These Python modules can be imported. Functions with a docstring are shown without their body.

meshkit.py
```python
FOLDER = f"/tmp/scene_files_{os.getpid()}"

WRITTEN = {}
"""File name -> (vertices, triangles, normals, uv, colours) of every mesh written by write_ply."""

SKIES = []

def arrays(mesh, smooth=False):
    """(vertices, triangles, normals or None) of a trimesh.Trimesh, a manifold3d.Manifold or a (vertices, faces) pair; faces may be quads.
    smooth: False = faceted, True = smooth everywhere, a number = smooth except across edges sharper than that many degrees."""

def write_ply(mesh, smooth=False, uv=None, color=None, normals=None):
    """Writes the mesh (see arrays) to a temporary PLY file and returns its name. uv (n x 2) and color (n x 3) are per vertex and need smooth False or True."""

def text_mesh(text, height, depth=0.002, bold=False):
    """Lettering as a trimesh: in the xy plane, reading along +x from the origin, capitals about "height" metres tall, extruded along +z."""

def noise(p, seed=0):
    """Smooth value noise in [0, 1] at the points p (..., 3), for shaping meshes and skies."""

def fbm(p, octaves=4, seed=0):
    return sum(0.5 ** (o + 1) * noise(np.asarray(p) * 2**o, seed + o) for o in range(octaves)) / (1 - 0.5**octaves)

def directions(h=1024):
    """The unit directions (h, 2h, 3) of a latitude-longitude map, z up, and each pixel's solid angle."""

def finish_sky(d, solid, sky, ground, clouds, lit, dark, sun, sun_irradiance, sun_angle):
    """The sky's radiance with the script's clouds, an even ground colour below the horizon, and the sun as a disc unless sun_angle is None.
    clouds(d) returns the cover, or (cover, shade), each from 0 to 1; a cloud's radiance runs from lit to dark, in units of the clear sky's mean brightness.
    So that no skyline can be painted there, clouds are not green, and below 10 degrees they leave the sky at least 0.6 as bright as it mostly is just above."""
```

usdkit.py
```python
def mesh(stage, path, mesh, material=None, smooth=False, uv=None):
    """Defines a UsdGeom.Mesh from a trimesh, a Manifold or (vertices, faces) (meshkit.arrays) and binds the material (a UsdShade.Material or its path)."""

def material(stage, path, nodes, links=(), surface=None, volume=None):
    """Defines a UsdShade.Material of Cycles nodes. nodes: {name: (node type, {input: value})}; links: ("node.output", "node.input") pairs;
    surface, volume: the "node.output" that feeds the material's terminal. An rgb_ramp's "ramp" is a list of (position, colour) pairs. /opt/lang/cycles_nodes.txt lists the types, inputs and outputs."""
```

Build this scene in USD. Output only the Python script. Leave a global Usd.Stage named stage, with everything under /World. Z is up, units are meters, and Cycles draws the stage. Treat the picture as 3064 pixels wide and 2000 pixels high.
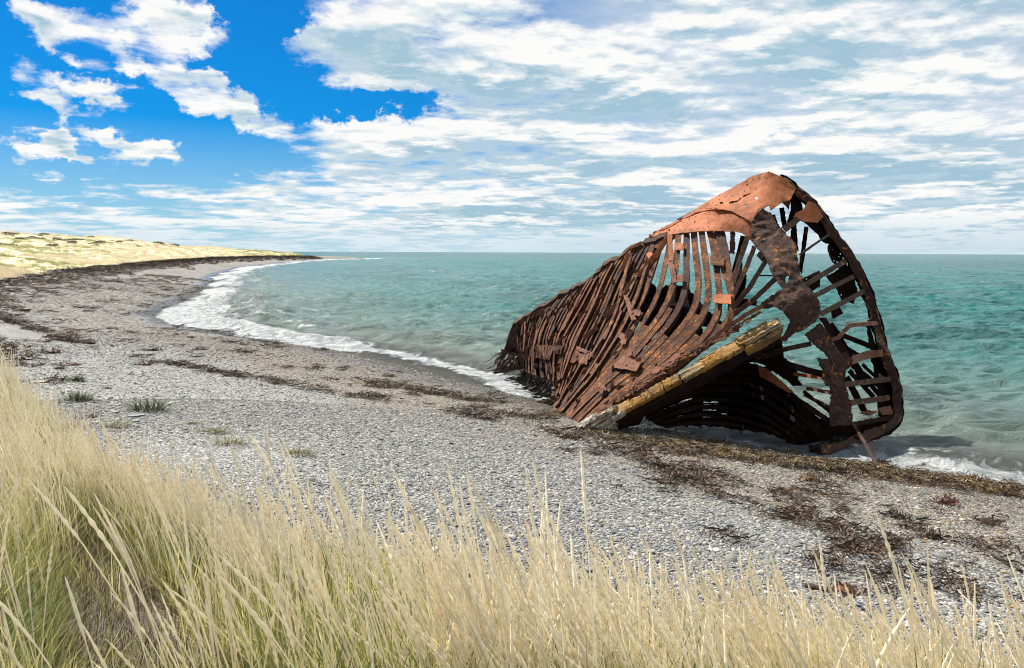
import math, random
import numpy as np
import trimesh, shapely
from scipy.interpolate import PchipInterpolator, RBFInterpolator
from shapely.geometry import Polygon, LineString
from pxr import Usd, UsdGeom, UsdLux, UsdShade, Gf, Sdf, Vt
import usdkit, meshkit

stage = Usd.Stage.CreateInMemory()
UsdGeom.SetStageUpAxis(stage, UsdGeom.Tokens.z)
UsdGeom.Xform.Define(stage, '/World')
UsdGeom.Scope.Define(stage, '/World/Looks')
rng = np.random.default_rng(7)

# ------------------------------------------------------------------ camera
W, H, F = 3064.0, 2000.0, 2383.1
CAM = np.array([0.0, 0.0, 4.5])
PITCH, ROLL = math.atan2(1000 - 755.5, F), 0.0037
EXPOSURE = 1.22
fw = np.array([0, math.cos(PITCH), -math.sin(PITCH)])
up0 = np.array([0, math.sin(PITCH), math.cos(PITCH)])
rt0 = np.array([1.0, 0, 0])
rt = rt0 * math.cos(ROLL) + up0 * math.sin(ROLL)
up = up0 * math.cos(ROLL) - rt0 * math.sin(ROLL)
cam = UsdGeom.Camera.Define(stage, '/World/camera')
cam.CreateFocalLengthAttr(28.0)
cam.CreateHorizontalApertureAttr(36.0)
cam.CreateVerticalApertureAttr(36.0 * 668 / 1024)
cam.CreateClippingRangeAttr(Gf.Vec2f(0.05, 100000.0))
cam.CreateExposureAttr(EXPOSURE)
cam.AddTransformOp().Set(Gf.Matrix4d(*rt, 0, *up, 0, *(-fw), 0, *CAM, 1))

def ray(px, py):
    px, py = np.asarray(px, float), np.asarray(py, float)
    d = fw + ((px - W / 2) / F)[..., None] * rt - ((py - H / 2) / F)[..., None] * up
    return d
def P(px, py, Y):
    """the point seen at photo pixel (px, py) whose world y is Y"""
    d = ray(px, py)
    return CAM + d * (np.asarray(Y, float) / d[..., 1])[..., None]
def project(p):
    q = np.asarray(p, float) - CAM
    z = q @ fw
    return np.stack([W / 2 + F * (q @ rt) / z, H / 2 - F * (q @ up) / z], -1)

# ------------------------------------------------------------------ sun
SUN = np.array([-0.40, 0.40, 0.83]); SUN /= np.linalg.norm(SUN)
SUN_EL, SUN_AZ = math.asin(SUN[2]), math.atan2(SUN[0], SUN[1])
sun = UsdLux.DistantLight.Define(stage, '/World/sun')
sun.CreateIntensityAttr(1.25)
sun.CreateAngleAttr(0.53)
sun.CreateColorAttr(Gf.Vec3f(1.0, 0.95, 0.87))
sun.GetPrim().CreateAttribute('inputs:normalize', Sdf.ValueTypeNames.Bool).Set(True)
zz = SUN; xx = np.cross([0, 0, 1.0], zz); xx /= np.linalg.norm(xx); yy = np.cross(zz, xx)
sun.AddTransformOp().Set(Gf.Matrix4d(*xx, 0, *yy, 0, *zz, 0, 0, 0, 50, 1))

# ------------------------------------------------------------------ material graphs
class NG:
    def __init__(s): s.nodes, s.links, s.k = {}, [], 0
    def n(s, kind, out=None, **inp):
        name = 'n%d' % s.k; s.k += 1
        plain = {}
        for key, v in inp.items():
            if key.startswith('_'): key = key[1:]
            if isinstance(v, str) and '.' in v: s.links.append((v, name + '.' + key))
            else: plain[key] = v
        s.nodes[name] = (kind, plain)
        return name + '.' + out if out else name
    def m(s, op, a, b=0.0, c=0.0, clamp=False):
        return s.n('math', 'value', math_type=op, value1=a, value2=b, value3=c, use_clamp=clamp)
    def vm(s, op, a, b=(0, 0, 0), out='vector', **k):
        return s.n('vector_math', out, math_type=op, vector1=a, vector2=b, **k)
    def mr(s, v, a, b, c=0.0, d=1.0, kind='smoothstep'):
        return s.n('map_range', 'result', range_type=kind, value=v, from_min=a, from_max=b, to_min=c, to_max=d, clamp=True)
    def mix(s, fac, a, b, kind='mix'):
        return s.n('mix', 'color', mix_type=kind, fac=fac, color1=a, color2=b)
    def noise(s, vec, scale, detail=4.0, rough=0.55, dist=0.0, out='fac'):
        return s.n('noise_texture', out, dimensions='3D', vector=vec, scale=scale, detail=detail, roughness=rough, distortion=dist)
    def ramp(s, fac, stops):
        return s.n('rgb_ramp', 'color', fac=fac, ramp=stops)
    def xyz(s, x, y, z=0.0):
        return s.n('combine_xyz', 'vector', x=x, y=y, z=z)
    def attr(s, name, out='fac'):
        return s.n('attribute', out, attribute=name)
    def build(s, name, surface=None, volume=None):
        return usdkit.material(stage, '/World/Looks/' + name, s.nodes, s.links, surface=surface, volume=volume)

# ------------------------------------------------------------------ sky with clouds
SKY = 0.055          # strength of the sky
CLOUD_LIT = (0.418, 0.420, 0.416)
CLOUD_SHADE = (0.160, 0.242, 0.295)
HORIZON = (0.205, 0.305, 0.365)
def azel(px, py):
    d = ray(px, py); d = d / np.linalg.norm(d)
    return math.atan2(d[0], d[1]), math.asin(d[2])
#          px   py    rx   ry  turn  amount     (openings < 0 < clouds)
CLOUDS = [(150, 240, 700, 290, 0, -1.36), (800, 60, 170, 55, 0, -.8), (720, 150, 120, 130, 0, -.6), (1050, 318, 260, 34, 4, -.85),
          (480, 425, 480, 60, -8, -.45),
          (50, 110, 120, 95, -10, .8), (240, 110, 185, 95, -22, 1.25), (540, 88, 185, 76, -12, 1.45), (610, 270, 240, 72, -24, 1.45),
          (310, 258, 135, 40, -8, 1.1), (290, 345, 250, 66, -24, 1.3), (120, 400, 110, 105, 30, 1.25), (330, 450, 200, 50, 0, 1.1), (1060, 170, 290, 95, -10, .58)]
def make_sky():
    g = NG()
    d = g.n('texture_coordinate', 'generated')
    d = g.vm('normalize', d)
    sep = g.n('separate_xyz', vector=d)
    x, y, z = sep + '.x', sep + '.y', sep + '.z'
    az = g.m('arctan2', x, y)
    el = g.m('arcsine', z)
    ae = g.xyz(az, el)
    wn = g.n('noise_texture', 'color', dimensions='3D', vector=g.vm('multiply', ae, (1.0, 1.25, 1.0)), scale=22.0, detail=9.0, roughness=0.64, distortion=0.0)
    aw = g.vm('add', ae, g.vm('multiply', g.vm('subtract', wn, (0.5, 0.5, 0.5)), (0.10, 0.085, 0.0)))
    base = g.mr(az, -0.55, 0.15, 0.24, 0.66)
    low = g.mr(el, 0.16, 0.03, 0.0, 0.14)
    base = g.m('add', base, low)
    for px, py, rx, ry, turn, amt in CLOUDS:
        a, e = azel(px, py)
        v = g.n('mapping', 'vector', mapping_type='texture', vector=aw, location=(a, e, 0), rotation=(0, 0, math.radians(turn)), scale=(rx / F, ry / F, 1))
        r = g.vm('length', v, out='value')
        base = g.m('multiply_add', g.mr(r, 1.22, 0.45), amt, base)
    zc = g.m('maximum', z, 0.0)
    def layer(lift, detail, sc, rough=0.56, dist=0.25, seed=0.37):
        den = g.m('add', zc, 0.085 + lift)
        q = g.xyz(g.m('divide', x, den), g.m('divide', y, den), seed)
        return g.noise(q, sc, detail, rough, dist), q
    big, q = layer(0.0, 11.0, 1.5)
    big2, _ = layer(0.016, 7.0, 1.5)
    puff, _ = layer(0.0, 9.0, 4.6, 0.58, 0.15, 1.7)
    puff2, _ = layer(0.008, 6.0, 4.6, 0.58, 0.15, 1.7)
    n1 = g.m('multiply', g.m('subtract', big, 0.5), 2.4)
    n2 = g.m('multiply', g.m('subtract', puff, 0.5), 1.35)
    D = g.m('add', g.m('add', base, n1), n2)
    soft = g.mr(az, -0.5, 0.1, 0.60, 0.70, 'linear')
    cover = g.n('map_range', 'result', range_type='smoothstep', value=D, from_min=0.0, from_max=soft, to_min=0.0, to_max=1.0, clamp=True)
    cover = g.m('multiply', cover, g.mr(el, 0.0, 0.05, 0.5, 1.0))
    raw = cover
    cover = g.m('maximum', cover, g.mr(az, -0.12, 0.22, 0.0, 0.80))
    # undersides in shade, sunlit tops: is the cloud thicker just above than here?
    u1 = g.mr(g.m('subtract', big2, big), -0.06, 0.09, 0.0, 1.0, 'linear')
    u2 = g.mr(g.m('subtract', puff2, puff), -0.09, 0.11, 0.0, 1.0, 'linear')
    bank, _ = layer(0.0, 6.0, 0.62, 0.6, 0.4, 3.1)
    thick = g.mr(D, 0.25, 1.25)
    sh = g.m('add', g.m('multiply', u1, 0.62), g.m('multiply', u2, 0.48))
    sh = g.m('add', sh, g.m('multiply', g.mr(bank, 0.40, 0.62), 0.66))
    sh = g.m('subtract', sh, 0.50)
    sh = g.m('multiply', g.m('multiply', sh, 1.5, clamp=True), g.m('add', 0.42, g.m('multiply', thick, 0.62)))
    sh = g.m('multiply', sh, g.mr(el, 0.0, 0.05, 0.55, 1.0))
    sh = g.m('multiply', sh, g.mr(az, -0.6, 0.1, 1.0, 1.45))
    sh = g.m('maximum', sh, g.m('multiply', g.m('subtract', 1.0, raw), g.mr(az, -0.12, 0.22, 0.0, 0.95)))
    col = g.mix(sh, tuple(np.array(CLOUD_LIT) / SKY), tuple(np.array(CLOUD_SHADE) / SKY))
    sky = g.n('sky_texture', 'color', sky_type='single_scattering', sun_disc=False, sun_elevation=SUN_EL, sun_rotation=SUN_AZ, altitude=0.0, air_density=1.0, aerosol_density=0.35, ozone_density=1.6, vector=d)
    sky = g.vm('multiply', sky, (0.02, 0.40, 0.78))
    sky = g.mix(g.mr(el, 0.15, 0.0, 0.0, 0.92, 'linear'), sky, tuple(np.array(HORIZON) / SKY))
    out = g.mix(cover, sky, col)
    bg = g.n('background_shader', 'background', color=out, strength=SKY)
    return g.build('sky_look', surface=bg)
dome = UsdLux.DomeLight.Define(stage, '/World/sky')
dome.CreateIntensityAttr(1.0)
UsdShade.MaterialBindingAPI.Apply(dome.GetPrim()).Bind(make_sky())
dome.GetPrim().SetCustomDataByKey('kind', 'structure')

# ------------------------------------------------------------------ helpers for prims
used = {}
def path_for(name, parent=None):
    base = (parent or '/World') + '/' + name
    k = used.get(base, 0); used[base] = k + 1
    return base if k == 0 else '%s_%03d' % (base, k)
def tag(prim, label=None, category=None, group=None, kind=None):
    for k, v in (('label', label), ('category', category), ('group', group), ('kind', kind)):
        if v: prim.SetCustomDataByKey(k, v)
    return prim
def obj(name, mesh, mat, parent=None, smooth=False, **kw):
    m = usdkit.mesh(stage, path_for(name, parent), mesh, mat, smooth=smooth)
    tag(m.GetPrim(), **kw)
    return m
def thing(name, loc=(0, 0, 0), rz=0.0, **kw):
    x = UsdGeom.Xform.Define(stage, path_for(name))
    x.AddTranslateOp().Set(Gf.Vec3d(*map(float, loc)))
    if rz: x.AddRotateZOp().Set(float(rz))
    tag(x.GetPrim(), **kw)
    return x
def primvar(m, name, data):
    UsdGeom.PrimvarsAPI(m).CreatePrimvar(name, Sdf.ValueTypeNames.FloatArray, 'vertex').Set(Vt.FloatArray.FromNumpy(np.asarray(data, np.float32)))
fbm, noise = meshkit.fbm, meshkit.noise

# ------------------------------------------------------------------ the lie of the land
SHORE = [(120, -75), (60, -28), (30, -2), (19, 8.3), (12.8, 13.2), (10, 15.0), (7.3, 16.9), (4.2, 20.2), (1.07, 23.7), (-2.9, 29.5), (-6.8, 34.8), (-14, 42), (-21, 49), (-25.6, 57),
         (-29.5, 72), (-38, 100), (-55, 147), (-75, 220), (-93, 325), (-104, 410), (-107, 466), (-90, 505), (-98, 530)]
LAND = Polygon(SHORE + [(-170, 590), (-320, 690), (-900, 1000), (-6000, 2600), (-6000, -3000), (3000, -3000), (900, -700)])
DUNE_EDGE = [(60, -44), (16, -4.0), (8, 3.0), (5, 4.0), (2.6, 4.5), (0.9, 5.0), (-0.9, 6.0), (-2.6, 7.4), (-4.2, 8.6), (-6.8, 12.2), (-9.8, 16), (-14, 20.5), (-21, 29), (-29, 40), (-45, 66),
             (-68, 128), (-92, 210), (-112, 300), (-122, 390), (-119, 470)]
DUNES = Polygon(DUNE_EDGE + [(-150, 520), (-320, 640), (-900, 950), (-6000, 2500), (-6000, -3000), (3000, -3000), (900, -760)])
shore_line, dune_line = LAND.exterior, DUNES.exterior
shapely.prepare(LAND); shapely.prepare(DUNES)
def signed(poly, line, x, y):
    x, y = np.asarray(x, float), np.asarray(y, float)
    d = shapely.distance(shapely.points(x, y), line)
    return np.where(shapely.contains_xy(poly, x, y), d, -d)
def xyz0(x, y): return np.stack([x, y, np.zeros_like(x)], -1)
def sstep(x, a, b):
    t = np.clip((x - a) / (b - a), 0, 1); return t * t * (3 - 2 * t)
def land(x, y):
    """height, distance inland from the waterline, distance into the dunes"""
    x, y = np.asarray(x, float), np.asarray(y, float)
    s = signed(LAND, shore_line, x, y)
    d = signed(DUNES, dune_line, x, y)
    s = s + 0.35 * (fbm(xyz0(x * 0.25, y * 0.25), 3, 5) - 0.5) * 2 * np.clip(1 - np.abs(s) / 12, 0, 1)
    zb = np.interp(s, [-60, -20, -5, 0, 3, 8, 14, 30, 80], [-4, -1.6, -0.42, 0, 0.30, 0.85, 1.35, 1.75, 2.3])
    far = np.clip((y - 45) / 180, 0, 1)
    dd = np.maximum(d, 0)
    near_h = 1.45 * (1 - np.exp(-dd / 2.2))
    p = xyz0(x, y)
    h1, h2, h3 = fbm(p / 95.0, 3, 3), fbm(p / 28.0, 3, 9), fbm(p / 9.0, 3, 21)
    amp = 1.0 + 10.5 * np.interp(y, [20, 60, 120, 190, 260, 330, 480, 700], [0, 0.14, 0.38, 0.95, 1.28, 1.08, 0.66, 0.5])
    spread = 3 + 50 * far
    far_h = amp * (1 - np.exp(-dd / spread)) * (0.62 + 0.62 * (h1 - 0.5) * 2) + sstep(dd, 0, 10) * ((h2 - 0.5) * 5.5 * far + (h3 - 0.5) * 2.0)
    w = sstep(y, 22, 60)
    z = zb + np.where(d > 0, near_h * (1 - w) + (far_h + 0.5 * (1 - np.exp(-dd / 1.5))) * w, 0)
    # broken foot of the far dunes
    z = z + np.where((d < 0) & (d > -5), 0.35 * w * sstep(d, -5, 0) * fbm(p / 1.7, 3, 31), 0)
    near = np.exp(-(np.hypot(x, y) / 30) ** 2)
    z = z + near * 0.10 * (fbm(p / 1.6, 3, 13) - 0.5) * sstep(s, 0.5, 3) + near * sstep(d, 0, 1.5) * 0.25 * (fbm(p / 0.9, 3, 17) - 0.5)
    return z, s, d
def ground(x, y): return land(np.atleast_1d(x), np.atleast_1d(y))[0]
def hit(px, py):
    """where the ray through a photo pixel meets the land or the water"""
    d = ray(px, py); d = d / d[1]
    t = np.geomspace(1.5, 900, 1500)
    q = CAM + d[None] * t[:, None]
    z = np.maximum(ground(q[:, 0], q[:, 1]), 0.0)
    k = int(np.argmax(q[:, 2] < z))
    return np.array([q[k, 0], q[k, 1], z[k]])

BARE = Polygon([hit(*q)[:2] for q in ((190, 1950), (170, 1830), (190, 1730), (290, 1670), (390, 1720), (420, 1800), (520, 1850), (620, 1930), (640, 2100), (560, 2400), (260, 2400), (210, 2150))])
def polar(rs, angles):
    A, R = np.meshgrid(angles, rs)
    x, y = R * np.sin(A), R * np.cos(A)
    n, m = A.shape
    i = np.arange(n - 1)[:, None] * m + np.arange(m - 1)[None]
    f = np.stack([i, i + 1, i + m + 1, i + m], -1).reshape(-1, 4)
    f = np.vstack([f[:, [0, 2, 1]], f[:, [0, 3, 2]]])
    return x.ravel(), y.ravel(), f
ANG = np.unique(np.concatenate([np.radians(np.linspace(-42, 42, 460)), np.radians(np.linspace(-180, -42, 46)), np.radians(np.linspace(42, 180, 46))]))
x, y, f = polar(np.geomspace(0.7, 6000, 520), ANG)
z, s, d = land(x, y)
bare = shapely.distance(BARE, shapely.points(x, y))
keep = (z[f] > -3.9).any(1)
# --- ground: sand, shingle, wet shingle, grassed dune soil
def land_look():
    g = NG()
    pos = g.n('geometry', 'position')
    s_, d_ = g.attr('shore'), g.attr('dune')
    big = g.noise(pos, 0.55, 5.0, 0.6)
    sj = g.m('add', s_, g.m('multiply', g.m('subtract', big, 0.5), 3.0))
    cell = g.n('voronoi_texture', dimensions='3D', feature='f1', vector=pos, scale=30.0, randomness=1.0)
    fine = g.n('voronoi_texture', dimensions='3D', feature='f1', vector=pos, scale=55.0, randomness=1.0)
    cellv = g.n('separate_xyz', vector=cell + '.color') + '.x'
    finev = g.n('separate_xyz', vector=fine + '.color') + '.x'
    grey = g.ramp(cellv, [(0, (0.035, 0.038, 0.04)), (0.3, (0.085, 0.09, 0.09)), (0.6, (0.16, 0.16, 0.15)), (0.85, (0.26, 0.255, 0.235)), (1, (0.40, 0.385, 0.35))])
    brown = g.ramp(finev, [(0, (0.026, 0.022, 0.018)), (0.35, (0.075, 0.064, 0.050)), (0.7, (0.135, 0.117, 0.092)), (0.93, (0.30, 0.275, 0.23)), (1, (0.42, 0.39, 0.34))])
    weedn = g.noise(pos, 1.3, 6.0, 0.7)
    weed = g.mr(weedn, 0.545, 0.66)
    weed = g.m('multiply', weed, g.mr(s_, 12.0, 3.0))
    brown = g.mix(weed, brown, (0.05, 0.030, 0.010))
    zone = g.mr(sj, 5.6, 7.2)
    beach = g.mix(zone, brown, grey)
    far = g.attr('far')
    sp = g.n('voronoi_texture', dimensions='3D', feature='f1', vector=pos, scale=4.5, randomness=1.0)
    spv = g.n('separate_xyz', vector=sp + '.color') + '.x'
    fbeach = g.ramp(g.m('add', g.m('multiply', spv, 0.55), g.m('multiply', g.noise(pos, 2.2, 8.0, 0.75), 0.45)), [(0.18, (0.016, 0.015, 0.014)), (0.4, (0.062, 0.058, 0.052)), (0.62, (0.125, 0.117, 0.104)), (0.85, (0.34, 0.325, 0.29))])
    streak = g.noise(g.vm('multiply', pos, (0.5, 0.22, 1.0)), 0.55, 7.0, 0.72, 0.6)
    fbeach = g.mix(g.m('multiply', g.mr(streak, 0.54, 0.70), g.mr(s_, 14.0, 2.0, 0.05, 0.75)), fbeach, (0.042, 0.026, 0.012))
    fbeach = g.mix(g.mr(g.noise(pos, 0.12, 4.0, 0.6), 0.4, 0.65, 0.0, 0.40), fbeach, (0.19, 0.18, 0.162))
    beach = g.mix(far, beach, fbeach)
    wet = g.mr(sj, 3.6, 0.9)
    beach = g.mix(wet, beach, (0.45, 0.44, 0.43), 'multiply')
    sandn = g.noise(pos, 160.0, 4.0, 0.7)
    sand = g.mix(g.mr(sandn, 0.3, 0.7), (0.055, 0.048, 0.036), (0.115, 0.102, 0.080))
    soil = g.mix(g.noise(pos, 9.0, 5.0, 0.7), (0.06, 0.045, 0.025), (0.22, 0.17, 0.09))
    soil = g.mix(g.mr(g.attr('bare'), 0.0, 0.5), sand, soil)
    straw = g.mix(g.mr(g.noise(pos, 0.35, 8.0, 0.68), 0.36, 0.62), (0.27, 0.24, 0.12), (0.52, 0.45, 0.30))
    soil = g.mix(g.mr(far, 0.15, 0.6), soil, straw)
    dj = g.m('add', d_, g.m('multiply', g.m('subtract', g.noise(pos, 0.9, 4.0, 0.6), 0.5), 1.2))
    col = g.mix(g.mr(dj, -0.25, 0.35), beach, soil)
    h = g.m('add', g.m('multiply', cell + '.distance', zone), g.m('multiply', fine + '.distance', 0.45))
    h = g.m('add', h, g.m('multiply', sandn, 0.1))
    nrm = g.n('bump', 'normal', height=h, strength=0.55, distance=0.03, invert=True)
    rough = g.mr(sj, 0.6, 3.0, 0.14, 0.92, 'linear')
    b = g.n('principled_bsdf', 'BSDF', base_color=col, roughness=rough, normal=nrm, specular_ior_level=0.35)
    return g.build('land_look', surface=b)
LAND_LOOK = land_look()
f = f[keep]
idx = np.unique(f); inv = np.full(len(x), -1); inv[idx] = np.arange(len(idx))
f, x, y, z, s, d, bare = inv[f], x[idx], y[idx], z[idx], s[idx], d[idx], bare[idx]
m = obj('ground', (np.stack([x, y, z], 1), f), LAND_LOOK, smooth=True, kind='structure')
primvar(m, 'shore', s); primvar(m, 'dune', d); primvar(m, 'bare', bare); primvar(m, 'far', sstep(np.hypot(x, y), 26, 60))

# ------------------------------------------------------------------ the sea
def sea_look():
    g = NG()
    pos = g.n('geometry', 'position')
    off, foam, thin = g.attr('off'), g.attr('foam'), g.attr('thin')
    deep = g.ramp(g.m('divide', off, 320.0, clamp=True), [(0, (0.105, 0.100, 0.080)), (0.02, (0.070, 0.108, 0.094)), (0.07, (0.032, 0.112, 0.103)), (0.22, (0.003, 0.108, 0.102)), (1, (0.0005, 0.074, 0.075))])
    patch = g.noise(g.vm('multiply', pos, (1, 0.35, 1)), 0.045, 5.0, 0.6)
    deep = g.mix(g.mr(patch, 0.38, 0.66, 0.0, 0.55), deep, (0.50, 0.58, 0.62), 'multiply')
    streaks = g.noise(g.vm('multiply', pos, (0.30, 0.16, 1.0)), 0.55, 9.0, 0.74, 0.4)
    deep = g.mix(g.m('multiply', g.mr(streaks, 0.36, 0.62), g.mr(off, 4.0, 40.0, 0.25, 0.75)), g.mix(1.0, deep, (1.12, 1.12, 1.12), 'multiply'), g.mix(1.0, deep, (0.50, 0.54, 0.54), 'multiply'))
    wv = g.vm('multiply', pos, (0.50, 1.0, 1.0))
    w1 = g.noise(wv, 1.5, 7.0, 0.66, 0.9)
    w2 = g.noise(wv, 0.20, 7.0, 0.66, 0.5)
    # foam: churned white at the break, torn streaks behind it
    lace = g.noise(g.vm('multiply', pos, (1.0, 0.8, 1.0)), 1.6, 9.0, 0.70, 1.1)
    fine = g.noise(pos, 7.0, 5.0, 0.65, 0.4)
    lace = g.mr(lace, 0.30, 0.70, 0.0, 1.0, 'linear')
    fm = g.mr(g.m('add', g.m('add', g.m('multiply', lace, 0.50), g.m('multiply', fine, 0.22)), foam), 0.66, 0.98)
    cap = g.noise(g.vm('multiply', pos, (0.33, 1.0, 1.0)), 0.42, 6.0, 0.72, 0.7)
    caps = g.m('multiply', g.mr(cap, 0.665, 0.69), g.mr(off, 14.0, 60.0))
    cap2 = g.noise(g.vm('multiply', pos, (0.33, 1.0, 1.0)), 0.09, 9.0, 0.78, 0.5)
    caps = g.m('maximum', caps, g.m('multiply', g.mr(cap2, 0.66, 0.70), g.mr(off, 80.0, 200.0)))
    white = g.m('maximum', fm, g.m('multiply', caps, 0.8))
    col = g.mix(white, deep, g.mix(g.mr(lace, 0.25, 0.8), (0.24, 0.27, 0.275), (0.50, 0.51, 0.51)))
    h = g.m('add', g.m('multiply', w1, 0.62), g.m('multiply', w2, g.m('multiply', g.mr(off, 3.0, 40.0), 2.6)))
    h = g.m('add', h, g.m('multiply', fm, g.m('multiply', lace, 0.45)))
    nrm = g.n('bump', 'normal', height=h, strength=1.0, distance=0.5)
    rough = g.mr(white, 0.0, 1.0, 0.20, 0.8, 'linear')
    b = g.n('principled_bsdf', 'BSDF', base_color=col, roughness=rough, normal=nrm, ior=1.33, specular_ior_level=0.32)
    clear = g.n('transparent_bsdf', 'BSDF', color=(0.72, 0.72, 0.68))
    fac = g.m('maximum', g.mr(thin, 0.0, 1.0, 0.28, 1.0, 'linear'), white)
    mixed = g.n('mix_closure', 'closure', fac=fac, closure1=clear, closure2=b)
    return g.build('sea_look', surface=mixed)
SEA_LOOK = sea_look()
xs, ys, fs = polar(np.concatenate([np.geomspace(9, 90, 620), np.geomspace(90.6, 900, 330)[1:], np.geomspace(910, 45000, 90)]), np.unique(np.concatenate([np.radians(np.linspace(-36, 38, 900)), np.radians(np.linspace(-85, -36, 40)), np.radians(np.linspace(38, 120, 60))])))
so = signed(LAND, shore_line, xs, ys)
k = (so[fs] < 3.0).any(1)
idx = np.unique(fs[k]); inv = np.full(len(xs), -1); inv[idx] = np.arange(len(idx))
xs, ys, so, fs = xs[idx], ys[idx], so[idx], inv[fs[k]]
off = -so
ps = xyz0(xs, ys)
rad = np.hypot(xs, ys)
wob = (fbm(ps / 6.0, 3, 41) - 0.5) * 3.2
# shore breakers: lines of small crests parallel to the waterline, chop farther out
def crest(o, at, width): return np.exp(-((o - at) / width) ** 2)
along = fbm(ps / 9.0, 3, 44)
brk = crest(off + wob, 2.3, 0.75) * (0.35 + 1.1 * along) * 0.30
brk2 = crest(off + wob * 1.4, 6.5, 1.0) * sstep(along, 0.4, 0.62) * 0.30
chop = (fbm(np.stack([xs * 0.26, ys * 0.50, 0 * xs], -1), 4, 51) - 0.5) * 0.80
swell = 0.07 * np.sin((xs * 0.35 - ys * 0.94) * 2 * math.pi / 5.5 + 6 * fbm(ps / 14.0, 2, 61))
sharp = (np.abs(noise(np.stack([xs * 0.9 + 3, ys * 1.6, 0 * xs], -1), 71) - 0.5)) * -0.16
depth = sstep(off, 0.2, 6)
ripple = ((noise(np.stack([xs * 0.8, ys * 1.3, 0 * xs], -1), 73) - 0.5) * 0.42 + (noise(np.stack([xs * 1.9 + ys * 0.5, ys * 2.8, 0 * xs], -1), 74) - 0.5) * 0.20) * np.clip(1.3 - rad / 160, 0, 1)
zs = 0.015 + depth * (chop + swell + sharp + ripple) * np.clip(1.2 - rad / 700, 0.0, 1) + brk + brk2 * sstep(off, 1, 4)
zs = zs + sstep(off, 1.2, -1.5) * 0.05 * (fbm(ps / 0.8, 2, 77))
near_ship = np.exp(-(((xs - 9.5) / 3.4) ** 2 + ((ys - 17.5) / 3.6) ** 2))
right = sstep(xs - 0.0 * ys, 3.5, 6.5) * sstep(ys, 30, 22)
left_bay = sstep(xs, 2.2, -0.5)
width = np.interp(ys, [15, 24, 30, 36, 44, 58, 75, 120, 250, 500], [1.4, 1.7, 2.0, 2.3, 3.4, 6.0, 5.0, 5.5, 8, 11])
o2 = off + wob * 0.5
str_ = fbm(np.stack([xs * 0.22, ys * 0.10, 0 * xs], -1), 4, 47)
foam = (np.exp(-(np.clip(o2 - 0.4, 0, None) / width) ** 2) * sstep(o2, -0.8, 0.2) * (0.04 + 0.52 * sstep(str_, 0.36, 0.66))
        + 0.33 * crest(o2, 0.8, 0.95) + 0.33 * crest(o2, width * 0.55, width * 0.20) + 0.10 * crest(o2, width * 0.4, width * 0.6))
foam = foam * (0.86 + 0.28 * along)
foam = foam * (1 - 0.30 * right) + 0.29 * near_ship + brk2 * 0.8 + brk * 0.55 * (1 - right)
foam = np.where(off > 30, 0, foam) * 1.07
m = obj('sea', (np.stack([xs, ys, zs], 1), fs), SEA_LOOK, smooth=True, kind='structure')
primvar(m, 'off', off); primvar(m, 'foam', foam); primvar(m, 'thin', sstep(off, -0.4, 4.5))

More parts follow.
